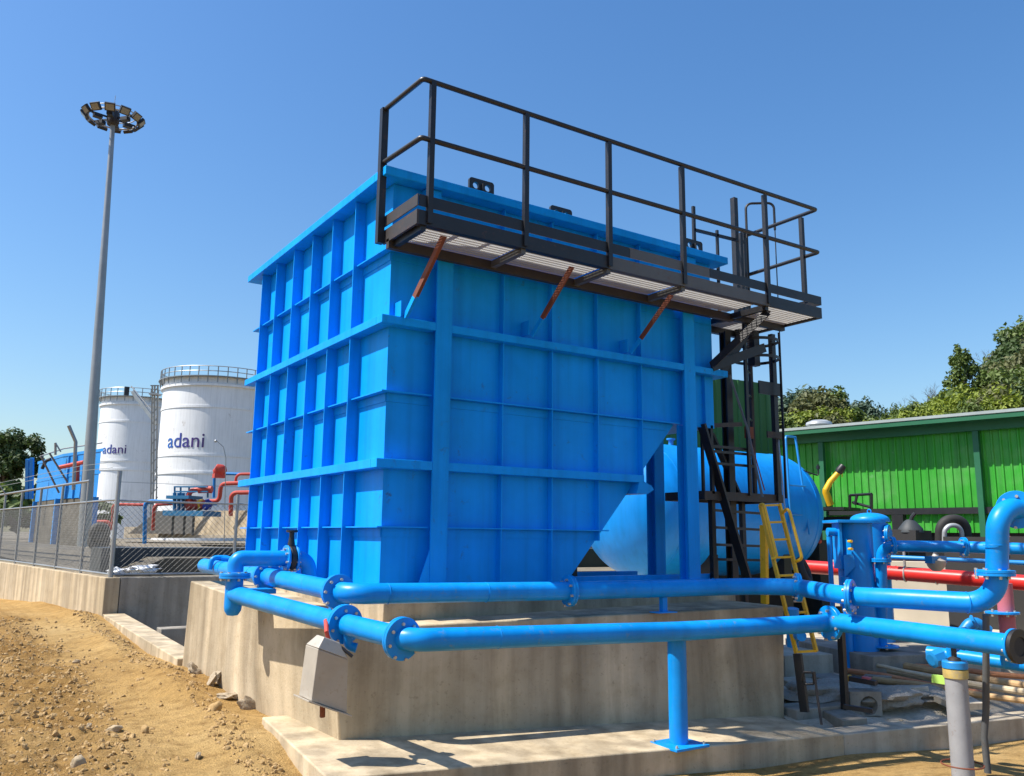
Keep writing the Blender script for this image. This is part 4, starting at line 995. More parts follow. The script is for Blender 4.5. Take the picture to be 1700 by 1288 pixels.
# machinery in the shade under the shed
M1 = thing('loader_crane', 'small yellow jib crane with dark tip in front of the green shed', 'crane', (14.217, 5.591, 1.306))
part('mast', MB().tube([(14.146, 5.638, 1.305), (14.021, 5.660, 1.596), (14.014, 5.651, 1.666)], [.085, .08, .075], 12), 'yellow', M1, 40)
part('boom', MB().tube([(14.017, 5.655, 1.638), (14.078, 5.572, 1.834), (14.230, 5.422, 2.073)], [.075, .068, .06], 12), 'yellow', M1, 40)
part('tip', MB().tube([(14.209, 5.441, 2.045), (14.238, 5.410, 2.101), (14.297, 5.347, 2.213)], [.075, .095, .08], 12), 'black', M1, 40)
part('chain', MB().tube([(14.279, 5.371, 2.157), (14.302, 5.400, 1.948)], .012, 6), 'yellow', M1, 0)
part('bed', MB().beam((13.875, 5.841, 1.204), (14.044, 4.999, 1.191), .9, .07), 'black', M1, 0)
part('frame', MB().beam((13.970, 5.850, 0.857), (14.134, 5.004, 0.881), .5, .30), 'rubber', M1, 0)
part('guard_rail', MB().tube(fillet([(13.464, 4.658, 1.168), (13.432, 4.616, 1.469), (13.281, 3.985, 1.468)], .03, 3), .03, 8).tube([(13.281, 3.985, 1.468), (13.314, 4.029, 1.151)], .03, 8).tube([(13.504, 4.601, 1.313), (13.300, 4.031, 1.189)], .03, 8).tube([(13.385, 4.405, 1.460), (13.364, 4.463, 1.253)], .03, 8), 'black', M1, 40)
HS = thing('hose_loop', 'thick black hose bent into an arch under the green shed', 'hose', (9.657, 0.265, 0.475))
part('hose', MB().tube(fillet([(9.508, 0.387, 0.364), (9.460, 0.324, 0.817), (9.789, 0.104, 0.821), (9.837, 0.167, 0.368)], .2, 10), .075, 14), 'rubber', HS, 50)
part('inner_hose', MB().tube(fillet([(9.463, 0.295, 0.366), (9.425, 0.245, 0.725), (9.637, 0.103, 0.728), (9.690, 0.143, 0.369)], .13, 8), .035, 10), 'galv', HS, 50)
PM = thing('pump_unit', 'dark pump unit with conical cover left of the hose arch', 'pump', (9.620, 0.910, 0.421))
part('base', MB().beam((9.452, 1.003, 0.513), (9.481, 0.621, 0.498), .5, .30), 'rubber', PM, 0)
part('cover', MB().lathe([(.19, 0), (.18, .06), (.09, .17), (.05, .2), (0, .2)], (9.393, 0.777, 0.616), (0, 0, 1), 20), 'liner', PM, 30)
part('pipe', MB().tube([(9.359, 0.778, 0.717), (9.383, 0.733, 0.857), (9.416, 0.699, 0.913)], .03, 8), 'black', PM, 40)
for k, (u, lab) in enumerate((((13.567, 5.611, 0.372), 'dark machine frame behind the vessel dome'), ((9.899, -0.132, 0.436), 'dark machine frame right of the hose arch'), ((9.998, -0.810, 0.446), 'dark machine frame at the picture edge behind the gooseneck'))):
    mfr = thing('machine_frame', lab, 'machine', u)
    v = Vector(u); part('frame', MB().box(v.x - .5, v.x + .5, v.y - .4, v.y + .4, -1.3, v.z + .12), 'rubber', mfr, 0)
    rnd = random.Random(k)
    for j in range(4):
        part('fitting', MB().ico((v.x - .5 + .3 * j, v.y - .42, v.z + .02 + .08 * rnd.random()), .05, .05, .05, j, .1, sub=2), ('red_far', 'galv', 'pink', 'yellow')[(j + k) % 4], mfr, 50)
WH = thing('tyre', 'black tyre lying against the pipes behind the yellow ladder', 'tyre', (5.614, -0.141, 0.131))
part('ring', MB().ring((5.598, -0.125, 0.109), (.4, -.8, .3), .13, .05, 28, 8), 'rubber', WH, 50)

# ---------------------------------------------------------------- fence on the left
FC = Vector((-.66, 9.93, 0)); FD = Vector((-.115, 1, 0)).normalized(); FX = Vector((1, 0, 0))
WT, RAILZ, TOPZ = -.31, 1.08, 1.50
FWL = 22
def fp(s, z, off=0.0): p = FC + FD * s + Vector((off, 0, 0)); return Vector((p.x, p.y, z))
mb = MB().hexa([fp(0, -1.6), fp(FWL, -1.6), fp(FWL, -1.6, .25), fp(0, -1.6, .25), fp(0, WT), fp(FWL, WT), fp(FWL, WT, .25), fp(0, WT, .25)])
solo('fence_wall', mb, 'concrete', 'long sunlit concrete wall carrying the fence beside the dirt', 'wall', bevel=.012)
mb = MB().hexa([(FC.x + .26, 9.95, -1.6), (9, 9.95, -1.6), (9, 10.2, -1.6), (FC.x + .26, 10.2, -1.6), (FC.x + .26, 9.95, WT - .004), (9, 9.95, WT - .004), (9, 10.2, WT - .004), (FC.x + .26, 10.2, WT - .004)])
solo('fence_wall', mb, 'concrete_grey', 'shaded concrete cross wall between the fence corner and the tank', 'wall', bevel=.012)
def chain(parent, fpos, L, z0, z1, pitch=.10, r=.0028):
    mb = MB(); Hh = z1 - z0; k = -int(Hh / pitch) - 1
    while k * pitch < L:
        for sg in (1, -1):
            s0 = k * pitch; a, b = max(0, s0), min(L, s0 + Hh)
            if b > a + .02:
                za, zb = (z0 + a - s0, z0 + b - s0) if sg == 1 else (z1 - (a - s0), z1 - (b - s0))
                mb.tube([fpos(a, za), fpos(b, zb)], r, 3, False)
        k += 1
    return part('chain_link_mesh', mb, 'chain_wire', parent, 0)
def fpost(parent, p, z1, arm, r=.03):
    part('post', MB().tube([(p.x, p.y, WT), (p.x, p.y, z1)], r, 10), 'mast_grey', parent, 40)
    if arm: part('barbed_arm', MB().tube([(p.x, p.y, z1 - .02), (p.x + arm[0], p.y + arm[1], z1 + arm[2])], .016, 8), 'mast_grey', parent, 40)
F1 = thing('chain_link_fence', 'chain link fence on the long sunlit wall beside the dirt', 'fence', fp(11, WT))
for k, s in enumerate((.13, 2.15, 4.2, 6.25, 8.35, 10.5, 12.7, 15.0, 17.5, 20)):
    p = fp(s, 0, .12)
    fpost(F1, p, 1.60 if k == 0 else 1.50, (-.22, .02, .30) if k in (5, 6, 7, 8) else None, .042 if k == 0 else .03)
def frail(z, s0=0.1, s1=21.5, r=.02): part('rail', MB().tube([fp(s0, z, .12), fp(s1, z, .12)], r, 8), 'mast_grey', F1, 40)
frail(WT + .05); frail(RAILZ); frail(TOPZ, 2.1, 21.5, .028)
chain(F1, lambda s, z: fp(s + .15, z, .12), 21, WT + .06, RAILZ)
for z in (1.70, 1.60): part('barbed_wire', MB().tube([fp(.1, z + .05, -.02), fp(2.2, z + .1, -.04), fp(21, z + .1, -.05)], .006, 4), 'mast_grey', F1, 0)
F2 = thing('chain_link_fence', 'chain link fence on the shaded cross wall behind the tank', 'fence', (3, 10.05, WT))
for x in (1.62, 4.0, 6.4): fpost(F2, Vector((x, 10.05, 0)), 1.25, None, .03)
for z in (WT + .05, RAILZ - .02, RAILZ): part('rail', MB().tube([(-.55, 10.05, z), (8, 10.05, z + (.0 if z != RAILZ else .003))], .018, 8), 'mast_grey', F2, 40) if z != RAILZ else None
chain(F2, lambda s, z: Vector((-.52 + s, 10.05, z)), 8, WT + .06, RAILZ)
part('barbed_wire', MB().tube([(-.55, 10.05, 1.40), (8, 10.05, 1.38)], .006, 4), 'mast_grey', F2, 0)
solo('old_post', MB().tube([fp(4.1, 1.4, .3), fp(4.1, 2.45, .25), fp(4.1, 2.8, .08)], .04, 10), 'mast_grey', 'bent grey post top standing just left of the flood mast', 'post')
for k, (a, b, lab) in enumerate(((((-0.932, 15.667, 1.390)), (-1.374, 15.784, 2.235), 'leaning grey bar crossing the small blue tank, the left one'), ((-0.794, 15.522, 1.643), (-1.217, 15.665, 2.307), 'leaning grey bar tied in the middle of the small blue tank'))):
    solo('leaning_bar', MB().tube([a, b], .022, 8), 'rust_grey', lab, 'bar')

# ---------------------------------------------------------------- flood light mast
MS = .7
MP = thing('flood_mast', 'very tall tapered grey mast crowned by a ring of floodlights', 'light mast', (0.861, 24.510, 0.067))
mb0 = Vector((0.861, 24.510, 0.067)); mt = (0.202, 22.078, 13.722)
ztop = 15.3; tx, ty = mb0.x - .34, mb0.y + .23
part('pole', MB().tube([(mb0.x, mb0.y, -.2), (tx, ty, ztop)], [.205, .075], 28), 'mast_grey', MP, 60)
part('base_flange', MB().lathe([(.4, 0), (.4, .05), (0, .06)], (mb0.x, mb0.y, -.06), (0, 0, 1), 24), 'mast_grey', MP, 30)
rc = Vector((tx, ty, ztop - .18))
part('ring_frame', MB().ring(rc, (0, 0, 1), 1.15 * MS, .045 * MS, 48, 8).ring(rc + Vector((0, 0, .28 * MS)), (0, 0, 1), 1.05 * MS, .03 * MS, 48, 8), 'galv', MP, 60)
part('hub', MB().lathe([(.18, -.25), (.21, -.14), (.21, .21), (.14, .32), (0, .35)], rc, (0, 0, 1), 20), 'steel_brown', MP, 40)
part('spire', MB().tube([rc + Vector((0, 0, .28)), rc + Vector((0, 0, .9))], .01, 6), 'galv', MP, 0)
sp = MB()
for k in range(6):
    a = k * math.pi / 3 + .2; e = Vector((math.cos(a), math.sin(a), 0)); part('spoke', MB().beam(rc + e * .14, rc + e * .8, .035, .063), 'steel_dark', MP, 0)
    part('control_gear', MB().beam(rc + e * .38 + Vector((0, 0, -.08)), rc + e * .66 + Vector((0, 0, -.08)), .20, .13), 'black', MP, 0)
for k in range(12):
    a = (k + .5) * math.pi / 6; e = Vector((math.cos(a), math.sin(a), 0)); t2 = Vector((-e.y, e.x, 0)); dn_ = (e * .95 + Vector((0, 0, -.85))).normalized()
    cc = rc + e * .93 + Vector((0, 0, .0)); u2 = t2.cross(dn_)
    pts = [cc + t2 * sx * .17 + u2 * sy * .14 + dn_ * sz for sz in (-.05, .05) for sx, sy in ((-1, -1), (1, -1), (1, 1), (-1, 1))]
    fl_ = part('floodlight', MB().hexa(pts).tube([rc + e * .78, cc], .02, 6), 'black', MP, 0)
    g4 = [cc + t2 * sx * .135 + u2 * sy * .105 + dn_ * sz for sz in (.0505, .055) for sx, sy in ((-1, -1), (1, -1), (1, 1), (-1, 1))]
    part('lens', MB().hexa(g4), 'lens', fl_, 0)

# ---------------------------------------------------------------- white storage tanks
def storage(name, lab, u0, wc, rpx, vs, vrail, text_u, tv0, tv1, seed):
    pass
def white_tank(lab, c, Rr, z0, z1, rings, rail_h, txt_ang, txt_z, txt_size, nposts, extras):
    t = thing('storage_tank', lab, 'storage tank', (c.x, c.y, z0))
    part('shell', MB().lathe([(Rr, 0), (Rr, z1 - z0), (Rr * .97, z1 - z0 + .05), (0, z1 - z0 + Rr * .04)], (c.x, c.y, z0), (0, 0, 1), 96), 'white_tank', t, 30)
    for z, d in rings: part('ring_stiffener', MB().lathe([(Rr, -.09), (Rr + d, -.09), (Rr + d, .09), (Rr, .09)], (c.x, c.y, z), (0, 0, 1), 96, True), 'white_tank', t, 30)
    zr = z1
    for k in range(nposts):
        a = 2 * math.pi * k / nposts; e = Vector((math.cos(a), math.sin(a), 0)) * (Rr + .25)
        part('railing_post', MB().beam((c.x + e.x, c.y + e.y, zr - .5), (c.x + e.x, c.y + e.y, zr + rail_h), .07, .07), 'mast_grey', t, 0)
    for h in (rail_h, rail_h * .5): part('railing', MB().ring((c.x, c.y, zr + h), (0, 0, 1), Rr + .25, .035, 96, 5), 'mast_grey', t, 40)
    part('walkway_ring', MB().lathe([(Rr + .002, -.03), (Rr + .4, -.03), (Rr + .4, .03), (Rr + .002, .03)], (c.x, c.y, zr - .02), (0, 0, 1), 96, True), 'mast_grey', t, 30)
    vs_, fs_ = text_mesh('adani', txt_size, .02)
    out = []
    for p in vs_:
        a = txt_ang + p.x / Rr
        e = Vector((math.cos(a), math.sin(a), 0)) * (Rr + .012 + p.z)
        out.append((c.x + e.x, c.y + e.y, txt_z + p.y))
    part('lettering', MB().add(out, fs_), 'lettering', t, 0)
    return t
CAMP = Vector((-3.27883757, -6.97560505, .48))
def facing(c): d = CAMP - c; return math.atan2(d.y, d.x)
c1 = Vector((15.618, 65.764, 0.778)); c1.z = 0; R1 = 4.50
zf = lambda p: Vector(p).z
t1 = white_tank('larger white storage tank with dark blue lettering nearest the blue tank', c1, R1, -.2, 12.83, [(12.15, .18), (10.4, .05), (6.57, .05), (5.18, .08)], .78, facing(c1) - .575, 7.15, 1.65, 40, None)
c2 = Vector((12.589, 84.867, 0.751)); c2.z = 0; R2 = 3.42
t2_ = white_tank('smaller white storage tank with dark blue lettering right of the flood mast', c2, R2, -.2, 13.6, [(12.87, .15), (11.17, .05), (7.33, .05), (6.5, .07)], .8, facing(c2) - .585, 8.0, 1.26, 30, None)
SL = thing('stair_tower', 'thin grey lattice stair tower between the two white tanks', 'stair tower', (10.972, 63.993, 0.716))
def sbeam(a, b, wd=.1): return MB().beam(a, b, wd, wd)
for u in (252, 256, 261): part('post', sbeam(P(u - 2, 885, 66), P(u + 1, 640, 66), .10), 'mast_grey', SL, 0)
for k in range(14):
    v = 870 - k * 16.5
    part('lattice', sbeam(P(251, v, 66), P(262, v - 12, 66), .06), 'mast_grey', SL, 0)
for uvs in ((251, 660, 262, 660), (250, 636, 263, 640), (248, 650, 262, 650)): part('platform', MB().beam((9.603, 62.733, 11.050), (10.107, 62.396, 11.056), .9, .12) if uvs[1] == 660 else sbeam((9.491, 62.663, 11.738), (10.034, 62.300, 11.745), .08), 'mast_grey', SL, 0)
SD = thing('tank_stair', 'dark sloping stair climbing the smaller white tank', 'stair', (11.834, 77.073, 11.200))
part('flight', MB().beam((10.761, 77.921, 13.470), (12.640, 75.502, 10.316), .12, .35), 'mast_grey', SD, 0)
part('handrail', MB().tube([(10.597, 77.807, 13.950), (12.653, 75.260, 10.847)], .05, 6), 'mast_grey', SD, 0)
part('gate', MB().box(*(lambda p: (p[0] - .2, p[0] + .2, p[1] - .2, p[1] + .2, p[2] - .3, p[2] + .5))((10.317, 78.349, 13.425))), 'steel_dark', SD, 0)

# low walls and red and blue pipework near the white tanks
solo('bund_wall', MB().prism([(5.637, 45.698, 0.198), (11.743, 36.727, 0.309), (13.108, 40.700, 0.294), (6.380, 50.088, 0.174)], (0, 0, .62)), 'concrete_pale', 'pale low bund wall in front of the white tanks', 'wall', smooth=0)
solo('concrete_bank', MB().hexa([(6.885, 35.061, 0.419), (9.011, 31.197, 0.456), (10.628, 36.220, 0.453), (7.902, 39.265, 0.413), (6.892, 35.429, 1.546), (9.056, 31.546, 1.554), (10.497, 36.049, 1.680), (7.771, 39.094, 1.638)]), 'concrete', 'brown concrete block wall below the red pipes', 'wall', smooth=0)
solo('bank', MB().hexa([(5.451, 44.601, 0.203), (7.832, 41.786, 0.242), (8.798, 46.027, 0.222), (6.008, 47.893, 0.186), (6.549, 44.940, 0.912), (6.573, 45.377, 1.659), (8.401, 44.762, 1.694), (7.465, 46.604, 1.703)]) if False else MB().prism([(5.431, 43.346, 0.436), (6.653, 42.272, 1.670), (8.490, 41.043, 1.694), (8.619, 41.213, 0.477)], (.5, 1.0, 0)), 'cream_wall', 'sloping concrete ramp wall left of the brown block wall', 'ramp', smooth=0)
solo('liner_bank', MB().hexa([(-.45, 12.0, -.40), (14, 12.0, -.40), (14, 13.4, -.40), (-.45, 13.4, -.40), (-.45, 12.03, .18), (14, 12.03, .18), (14, 13.4, .18), (-.45, 13.4, .18)]), 'liner', 'dark grey lined basin bank behind the cross fence', 'bank', smooth=0)
solo('slab_strip', MB().box(.6, 16, 15.6, 22, -.36, .06), 'concrete_grey', 'wide pale concrete strip behind the dark basin bank', 'slab', smooth=0)
solo('liner_bank', MB().hexa([fp(1, -.36, .5), fp(30, -.36, .8), fp(30, -.36, 3.6), fp(1, -.36, 2.6), fp(1, .0, 1.3), fp(30, .08, 1.6), fp(30, .08, 3.6), fp(1, .0, 2.4)]), 'earth', 'dark earthen bank behind the long fence', 'bank', smooth=0)
def farpipe(pts, r, m, lab, rad=.25): return solo('far_pipe', MB().tube(fillet(pts, rad, 5), r, 10), m, lab, 'pipe', 'far pipes by the white tanks')
farpipe([(4.561, 42.668, 0.616), (4.418, 42.480, 1.963), (5.822, 41.547, 1.950)], .075, 'red_far', 'red pipe with elbow just right of the fence corner post')
farpipe([(3.801, 43.084, 1.046), (4.356, 42.713, 1.053), (4.534, 42.685, 0.616)], .095, 'red_far', 'low red pipe at the foot of the flood mast')
farpipe([(5.000, 36.404, 0.005), (4.825, 36.128, 1.870), (5.075, 35.944, 1.957), (7.624, 34.262, 1.879)], .095, 'far_blue', 'long blue pipe carried on an upright left of the valve platform')
farpipe([(5.371, 36.637, 0.623), (5.292, 36.440, 1.808), (6.095, 35.891, 1.875)], .075, 'red_far', 'red upright pipe beside the blue upright pipe')
farpipe([(6.733, 32.409, 1.910), (7.157, 32.125, 1.916), (7.143, 31.973, 2.684), (7.787, 31.537, 2.718), (8.769, 30.880, 2.731)], .095, 'red_far', 'red pipe stepping up above the valve platform')
farpipe([(7.361, 30.906, 1.265), (7.279, 30.755, 2.244), (8.493, 29.937, 2.285)], .095, 'red_far', 'red pipe with elbow half hidden by the blue tank')
farpipe([(7.742, 31.826, 2.649), (7.713, 31.744, 3.128), (8.787, 31.020, 3.168)], .06, 'red_far', 'thin red pipe highest of the red pipes')
farpipe([(7.208, 33.269, 2.114), (7.116, 33.103, 3.200), (9.046, 31.823, 3.170)], .065, 'far_blue', 'dark blue pipe frame behind the stepped red pipe')
VP = thing('valve_platform', 'blue valve platform on thin legs among red pipes', 'platform', (6.206, 32.463, 0.422))
part('deck', MB().beam((5.357, 32.833, 1.352), (6.625, 31.139, 1.329), 1.2, .22), 'teal', VP, 0)
for u in (288, 307, 322): part('leg', MB().beam(P(u, 855, 37.4), P(u - 2, 888, 37.4), .10, .10), 'steel_grey', VP, 0)
for u in (290, 297, 304, 311): part('valve_stem', MB().tube([P(u, 851, 37.3), P(u, 818, 37.3)], .08, 8), 'teal', VP, 40)
part('walkway', MB().beam((5.283, 32.497, 2.024), (6.019, 31.642, 2.021), 1.0, .14), 'teal', VP, 0)
for v in (808, 816): part('railing', MB().beam(P(290, v, 37), P(345, v, 36.6), .06, .06), 'teal', VP, 0)
for u in (290, 300, 314, 345): part('railing_post', MB().beam(P(u, 826, 37), P(u, 807, 37), .06, .06), 'teal', VP, 0)
for u, m in ((316, 'red_far'), (324, 'red_far'), (332, 'yellow'), (339, 'red_far'), (344, 'purple_blue')): part('pump_body', MB().ico(P(u, 838, 37), .24, .2, .28, u, .3, sub=2), m, VP, 50)
part('red_pipe', MB().tube(fillet([(5.793, 31.790, 1.449), (5.728, 31.661, 2.271), (6.064, 31.415, 2.378), (6.549, 31.106, 2.307)], .2, 4), .11, 10), 'red_far', VP, 40)
part('red_pipe', MB().tube([(6.041, 31.314, 2.347), (6.514, 30.993, 2.379)], .16, 10), 'red_far', VP, 40)
solo('valve_actuator', MB().ico((7.149, 32.449, 3.301), .32, .3, .28, 3, .3, sub=2).box(*(lambda p: (p[0] - .25, p[0] + .25, p[1] - .2, p[1] + .2, p[2] - .2, p[2]))((7.164, 32.468, 3.167))), 'red_far', 'red actuator head on top of the dark blue pipe frame', 'actuator', smooth=50)
LP = thing('lamp_post', 'slim grey lamp post with a small round lamp before the larger white tank', 'lamp post', (5.340, 24.114, -0.640))
part('pole', MB().tube([(5.263, 24.012, 0.091), (4.994, 23.554, 3.119), (4.884, 23.549, 3.494), (4.668, 23.649, 3.701)], .014, 8), 'mast_grey', LP, 50)
part('lamp', MB().ico((4.633, 23.673, 3.700), .06, .06, .05, 2, .1, sub=2), 'mast_grey', LP, 50)
solo('tyre_stack', MB().ring((0.608, 19.757, 0.264), (.2, 1, 0), .17, .13, 24, 8).ring((0.599, 19.718, 0.482), (.2, 1, 0), .17, .12, 24, 8), 'rubber', 'dark rounded tyre stack at the foot of the flood mast', 'tyres', smooth=60)
for k, (u, lab) in enumerate((((-0.269, 10.935, -0.248), 'white plastic sheet behind the fence corner, left heap'), ((0.105, 10.672, -0.187), 'white plastic sheet behind the fence corner, right heap'))):
    solo('plastic_sheet', MB().ico(u, .30 if k else .2, .12, .07, k + 4, .7, Matrix.Identity(3), 3), 'white_tank', lab, 'plastic sheet', smooth=40)

# small blue tank far left
SB = thing('small_blue_tank', 'small blue ribbed steel tank behind the fence left of the mast', 'tank', (1.153, 33.970, 0.565))
a, b, c_ = Vector((0.962, 33.844, 1.767)), Vector((1.907, 30.180, 1.694)), Vector((0.517, 38.993, 1.899))
zt4, zb4 = zf((0.763, 33.582, 3.647)), zf((0.951, 33.830, 1.868))
def pr(pts, z0, z1): return MB().prism([(p.x, p.y, z0) for p in pts], (0, 0, z1 - z0))
qd = [a, b, b + (c_ - a), c_]
part('shell', pr(qd, zb4, zt4), 'far_blue', SB, 0)
cen = (a + b + qd[2] + c_) / 4
part('rim', pr([cen + (p - cen) * 1.06 for p in qd], zt4, zt4 + .12), 'far_blue', SB, 0)
part('band', pr([cen + (p - cen) * 1.04 for p in qd], zb4 + .9, zb4 + 1.0), 'far_blue', SB, 0)
for t in (.2, .4, .6, .8): part('rib', MB().beam(a.lerp(b, t) * 1 + Vector((0, 0, zb4 - a.z)), a.lerp(b, t) + Vector((0, 0, zt4 - a.z)), .12, .12), 'far_blue', SB, 0)
part('base_wall', pr([cen + (p - cen) * .94 for p in qd], -.1, zb4 - .01), 'earth', SB, 0)
for p in qd: part('leg', MB().beam((cen + (p - cen) * .93).to_tuple()[:2] + (-.1,), (cen + (p - cen) * .93).to_tuple()[:2] + (zb4,), .3, .3), 'far_blue', SB, 0)
part('hatch_arch', MB().tube(fillet([(0.198, 33.468, 3.077), (0.289, 33.340, 3.400), (0.448, 33.218, 3.476)], .3, 4), .07, 8), 'steel_dark', SB, 40)
part('roof_rail', MB().tube([(q_.x, q_.y, zt4 + .35) for q_ in (c_, a, b)], .03, 6), 'mast_grey', SB, 0)
part('red_pipe', MB().tube(fillet([(0.663, 31.942, 3.059), (1.176, 31.208, 3.187), (1.422, 30.788, 3.245)], .1, 3), .09, 8).tube([(1.211, 31.174, 3.235), (1.272, 31.294, 2.473)], .11, 8), 'red_far', SB, 40)
part('roof_mast', MB().tube([(0.651, 33.646, 3.696), (0.598, 33.576, 4.197)], .05, 6).tube([(0.598, 33.576, 4.197), (0.828, 33.501, 3.824)], .03, 6), 'mast_grey', SB, 0)
SB2 = solo('blue_stair_frame', MB().beam((0.026, 36.874, 1.930), (-0.137, 36.616, 3.676), .14, .14).beam((0.182, 36.769, 1.932), (0.013, 36.504, 3.731), .14, .14).beam((-0.109, 36.697, 3.200), (0.055, 36.559, 3.334), .1, .1).beam((-0.053, 36.771, 2.671), (0.112, 36.633, 2.805), .1, .1), 'far_blue', 'narrow blue stair frame left of the small blue tank', 'frame', smooth=0)

# ---------------------------------------------------------------- trees and hill
def crown_mesh(mb, rx, ry, rz, nclump, nleaf, seed, lsz, open_=0.0, lean=0.0):
    rnd = random.Random(seed); cl = []
    for k in range(nclump):
        while True:
            p = Vector((rnd.uniform(-1, 1), rnd.uniform(-1, 1), rnd.uniform(-1, 1)))
            if .25 + open_ < p.length < 1: break
        if p.z < -.55: p.z *= .5
        s = rnd.uniform(.20, .38)
        cl.append((Vector((p.x * rx, p.y * ry, p.z * rz)), s))
    for c, s in cl:
        for j in range(nleaf):
            v = Vector((rnd.gauss(0, 1), rnd.gauss(0, 1), rnd.gauss(0, .75)))
            v = v.normalized() * rnd.random() ** .45
            p = c + Vector((v.x * s * rx, v.y * s * ry, v.z * s * rz * .9))
            n = (v + Vector((rnd.gauss(0, .5), rnd.gauss(0, .5), rnd.gauss(.5, .5)))).normalized()
            t = n.orthogonal().normalized(); t = Quaternion(n, rnd.random() * 6.28) @ t; b = n.cross(t)
            l = lsz * rnd.uniform(.6, 1.3); w_ = l * .55
            mb.add([p - t * l, p + b * w_ + n * l * .15, p + t * l, p - b * w_ + n * l * .15], [(0, 1, 2, 3)])
    return cl
def make_tree(loc, r, h, m, seed, lab, group, nclump=26, nleaf=80, lsz=.16, open_=0.0, trunk_h=.35, name='tree'):
    t = thing(name, lab, 'tree', loc, group)
    L = Vector(loc); mb = MB(); cz = h * (trunk_h + (1 - trunk_h) * .5); rz = h * (1 - trunk_h) * .55
    cl = crown_mesh(mb, r, r, rz, nclump, nleaf, seed, lsz * r, open_)
    mb.v = [v + L + Vector((0, 0, cz)) for v in mb.v]
    part('crown', mb, m, t, 0)
    tb = MB().tube([L, L + Vector((.05 * r, 0, h * trunk_h)), L + Vector((0, .04 * r, cz + rz * .4))], [.07 * r + .05, .05 * r + .03, .02 * r], 8)
    for c, s in cl[::3]: tb.tube([L + Vector((0, 0, h * trunk_h * .9)), L + Vector((c.x * .5, c.y * .5, cz + c.z * .5 - .1 * h)), L + Vector((c.x, c.y, cz + c.z))], [.03 * r + .02, .02 * r + .01, .01 * r], 5)
    part('trunk', tb, 'bark', t, 40)
    return t
make_tree(tuple((-0.389, 45.860, 1.117)), 1.5, 4.7, 'leaf_dark', 5, 'dark green round tree at the far left edge behind the fence', None, 40, 190, .085)
make_tree(tuple((1.761, 50.640, 0.584)), 1.8, 2.6, 'leaf_dark', 6, 'low dark bush beneath the tree at the far left edge', None, 16, 60, .16, 0, .1, 'bush')
make_tree(tuple((0.077, 44.461, 0.497)), 2.0, 2.4, 'leaf_mid', 16, 'low green bush just behind the fence at the far left', None, 16, 60, .16, 0, .1, 'bush')
for k, (u, w_, r_, h_) in enumerate((((-0.362, 66.733, 0.394), 0, 3.2, 3.4), ((1.800, 67.727, 0.418), 0, 3.0, 2.9), ((3.897, 68.765, 0.441), 0, 3.0, 2.6), ((5.912, 69.858, 0.463), 0, 2.8, 2.5))):
    make_tree(tuple(u), r_, h_, 'leaf_dark', 30 + k, 'low dark hedge bush in the row far behind the fence', 'hedge bushes far behind the fence', 18, 70, .13, 0, .05, 'bush')
# hill on the right
hill = MB(); hx = 26; hy = 20
def hill_z(u, w):   # ground height along a bearing (u in the photo's pixels) and distance
    ridge = smooth(1440, 1760, u) * 24.0 + 4.0 * smooth(1250, 1330, u)
    return -1.2 + ridge * smooth(52, 96, w)
CR, CU, CF = Vector((0.83110196, -0.55601773, 0)).normalized(), Vector((0, 0, 1)), Vector((0.54620197, 0.81973642, 0)).normalized()
def bearing(u, w): q = CAMP + CF * w + CR * (w * (u - 850) / 1415); return q.x, q.y
for j in range(hy + 1):
    for i in range(hx + 1):
        u = 1150 + 1100 * i / hx; w_ = 45 + 95 * j / hy
        x, y = bearing(u, w_); hill.v.append(Vector((x, y, hill_z(u, w_) - .3 + .8 * noise.noise(Vector((x * .08, y * .08, 1))))))
for j in range(hy):
    for i in range(hx):
        a = j * (hx + 1) + i; hill.f.append((a, a + 1, a + hx + 2, a + hx + 1))
struct('hill', hill, 'hill_soil', 60, loc=(90, 35, 0))
KINDS = [('leaf_bright', 'bright yellow green bushy tree on the hill above the green shed', 'bright trees on the hill'), ('leaf_mid', 'mid green full crowned tree on the wooded hillside', 'mid green trees on the hill'),
         ('leaf_dark', 'dark green dense tree on the wooded hillside', 'dark trees on the hill'), ('leaf_olive', 'dull olive brown leaved tree on the wooded hillside', 'olive trees on the hill'), ('leaf_haze', 'hazy grey green tree on the low far ridge', 'far ridge trees')]
PROTO = {}
def place(kind, u, w, r, h, seed, z=None):
    m, lab, grp = KINDS[kind]; key = (kind, seed % 3)
    x, y = bearing(u, w); zz = hill_z(u, w) if z is None else z
    if key not in PROTO:
        PROTO[key] = make_tree((0, 0, 0), 3.0, 7.5, m, kind * 10 + seed % 3, lab, grp, 42, 150, .078, 0, .22); t = PROTO[key]
    else: t = copy_tree(PROTO[key])
    t.location = (x, y, zz); t.rotation_euler = (0, 0, seed * 1.3); t.scale = (r / 3.0, r / 3.0, h / 7.5)
    return t
rnd = random.Random(21)
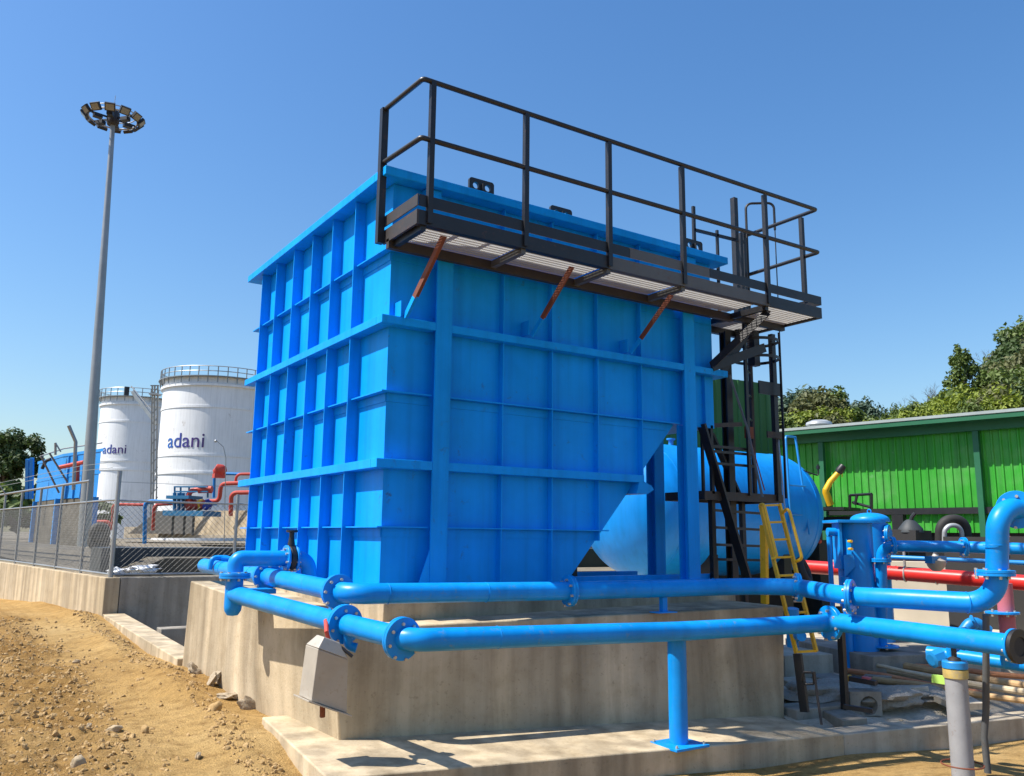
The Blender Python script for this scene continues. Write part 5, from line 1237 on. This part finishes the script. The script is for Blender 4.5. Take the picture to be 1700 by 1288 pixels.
# far low ridge, left
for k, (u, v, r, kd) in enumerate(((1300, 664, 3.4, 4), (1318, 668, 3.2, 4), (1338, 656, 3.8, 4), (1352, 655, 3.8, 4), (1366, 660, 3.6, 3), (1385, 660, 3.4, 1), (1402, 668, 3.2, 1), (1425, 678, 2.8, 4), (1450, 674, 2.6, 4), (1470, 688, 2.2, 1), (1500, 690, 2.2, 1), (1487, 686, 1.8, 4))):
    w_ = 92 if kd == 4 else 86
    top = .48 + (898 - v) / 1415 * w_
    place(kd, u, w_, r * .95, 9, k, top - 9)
for k, (u, v, r, kd) in enumerate(((1305, 700, 2.6, 1), (1335, 696, 2.8, 0), (1360, 688, 2.6, 0), (1380, 694, 2.6, 3), (1410, 692, 2.4, 0), (1435, 696, 2.4, 1), (1460, 700, 2.2, 0))):
    top = .48 + (898 - v) / 1415 * 76
    place(kd, u, 76, r, 7, k + 1, top - 7)
# rising hill
hillset = [(1525, 680, 66, 1.9, 1), (1548, 672, 66, 2.2, 0), (1540, 690, 60, 1.8, 0), (1575, 656, 68, 2.0, 2), (1572, 672, 62, 2.1, 0), (1600, 655, 66, 2.3, 1), (1600, 668, 60, 2.3, 0), (1622, 650, 66, 2.3, 0), (1645, 642, 70, 2.2, 1), (1636, 655, 62, 2.4, 0),
           (1664, 622, 74, 2.4, 2), (1682, 602, 78, 2.7, 2), (1702, 584, 80, 3.1, 2), (1722, 552, 84, 3.2, 2), (1740, 530, 86, 3.8, 1), (1770, 520, 86, 4, 2), (1660, 636, 66, 2.5, 3), (1682, 620, 68, 2.8, 1), (1705, 600, 72, 3.0, 3), (1730, 590, 74, 3.2, 1),
           (1690, 648, 60, 2.5, 3), (1715, 640, 60, 2.6, 0), (1662, 660, 56, 2.0, 3), (1690, 668, 54, 2.0, 0), (1740, 640, 58, 2.6, 2), (1640, 672, 55, 1.8, 0), (1615, 680, 54, 1.7, 1), (1590, 685, 55, 1.7, 0), (1562, 692, 55, 1.6, 1), (1510, 694, 60, 1.6, 0), (1790, 600, 74, 3.4, 1), (1770, 640, 60, 2.8, 3)]
for k, (u, v, w_, r, kd) in enumerate(hillset):
    top = .48 + (900 - v) / 1415 * w_
    place(kd, u, w_, r, 2.4 * r + 1, k * 2 + 1, top - 2.4 * r - 1)
x, y = bearing(1613, 70); top = .48 + (900 - 577) / 1415 * 70
make_tree((x, y, top - 7.5), 1.45, 7.5, 'leaf_mid', 77, 'tall slender tree standing alone against the sky on the hill', None, 30, 90, .12, .05, .35)
def bare(u, v, w_, hgt, seed, lab):
    x, y = bearing(u, w_); top = .48 + (900 - v) / 1415 * w_; L = Vector((x, y, top - hgt)); rnd = random.Random(seed)
    t = thing('bare_tree', lab, 'tree', L); tb = MB()
    def br(p, d, l, r, n):
        q = p + d * l; tb.tube([p, (p + q) / 2 + Vector((rnd.gauss(0, .04), rnd.gauss(0, .04), 0)) * l, q], [r, r * .8, r * .6], 5)
        if n:
            for j in range(3 if n > 1 else 4):
                e = (d + Vector((rnd.gauss(0, .55), rnd.gauss(0, .55), rnd.gauss(.1, .3)))).normalized(); br(p.lerp(q, rnd.uniform(.55, 1)), e, l * rnd.uniform(.55, .8), r * .55, n - 1)
    br(L, Vector((0, 0, 1)), hgt * .42, .06, 4)
    part('trunk', tb, 'bark', t, 40)
bare(1540, 642, 68, 4.4, 3, 'leafless grey tree at the left foot of the hill'); bare(1560, 636, 69, 4.6, 8, 'leafless grey tree beside the other one at the hill foot'); bare(1655, 566, 80, 5, 5, 'leafless tree high on the hill skyline')
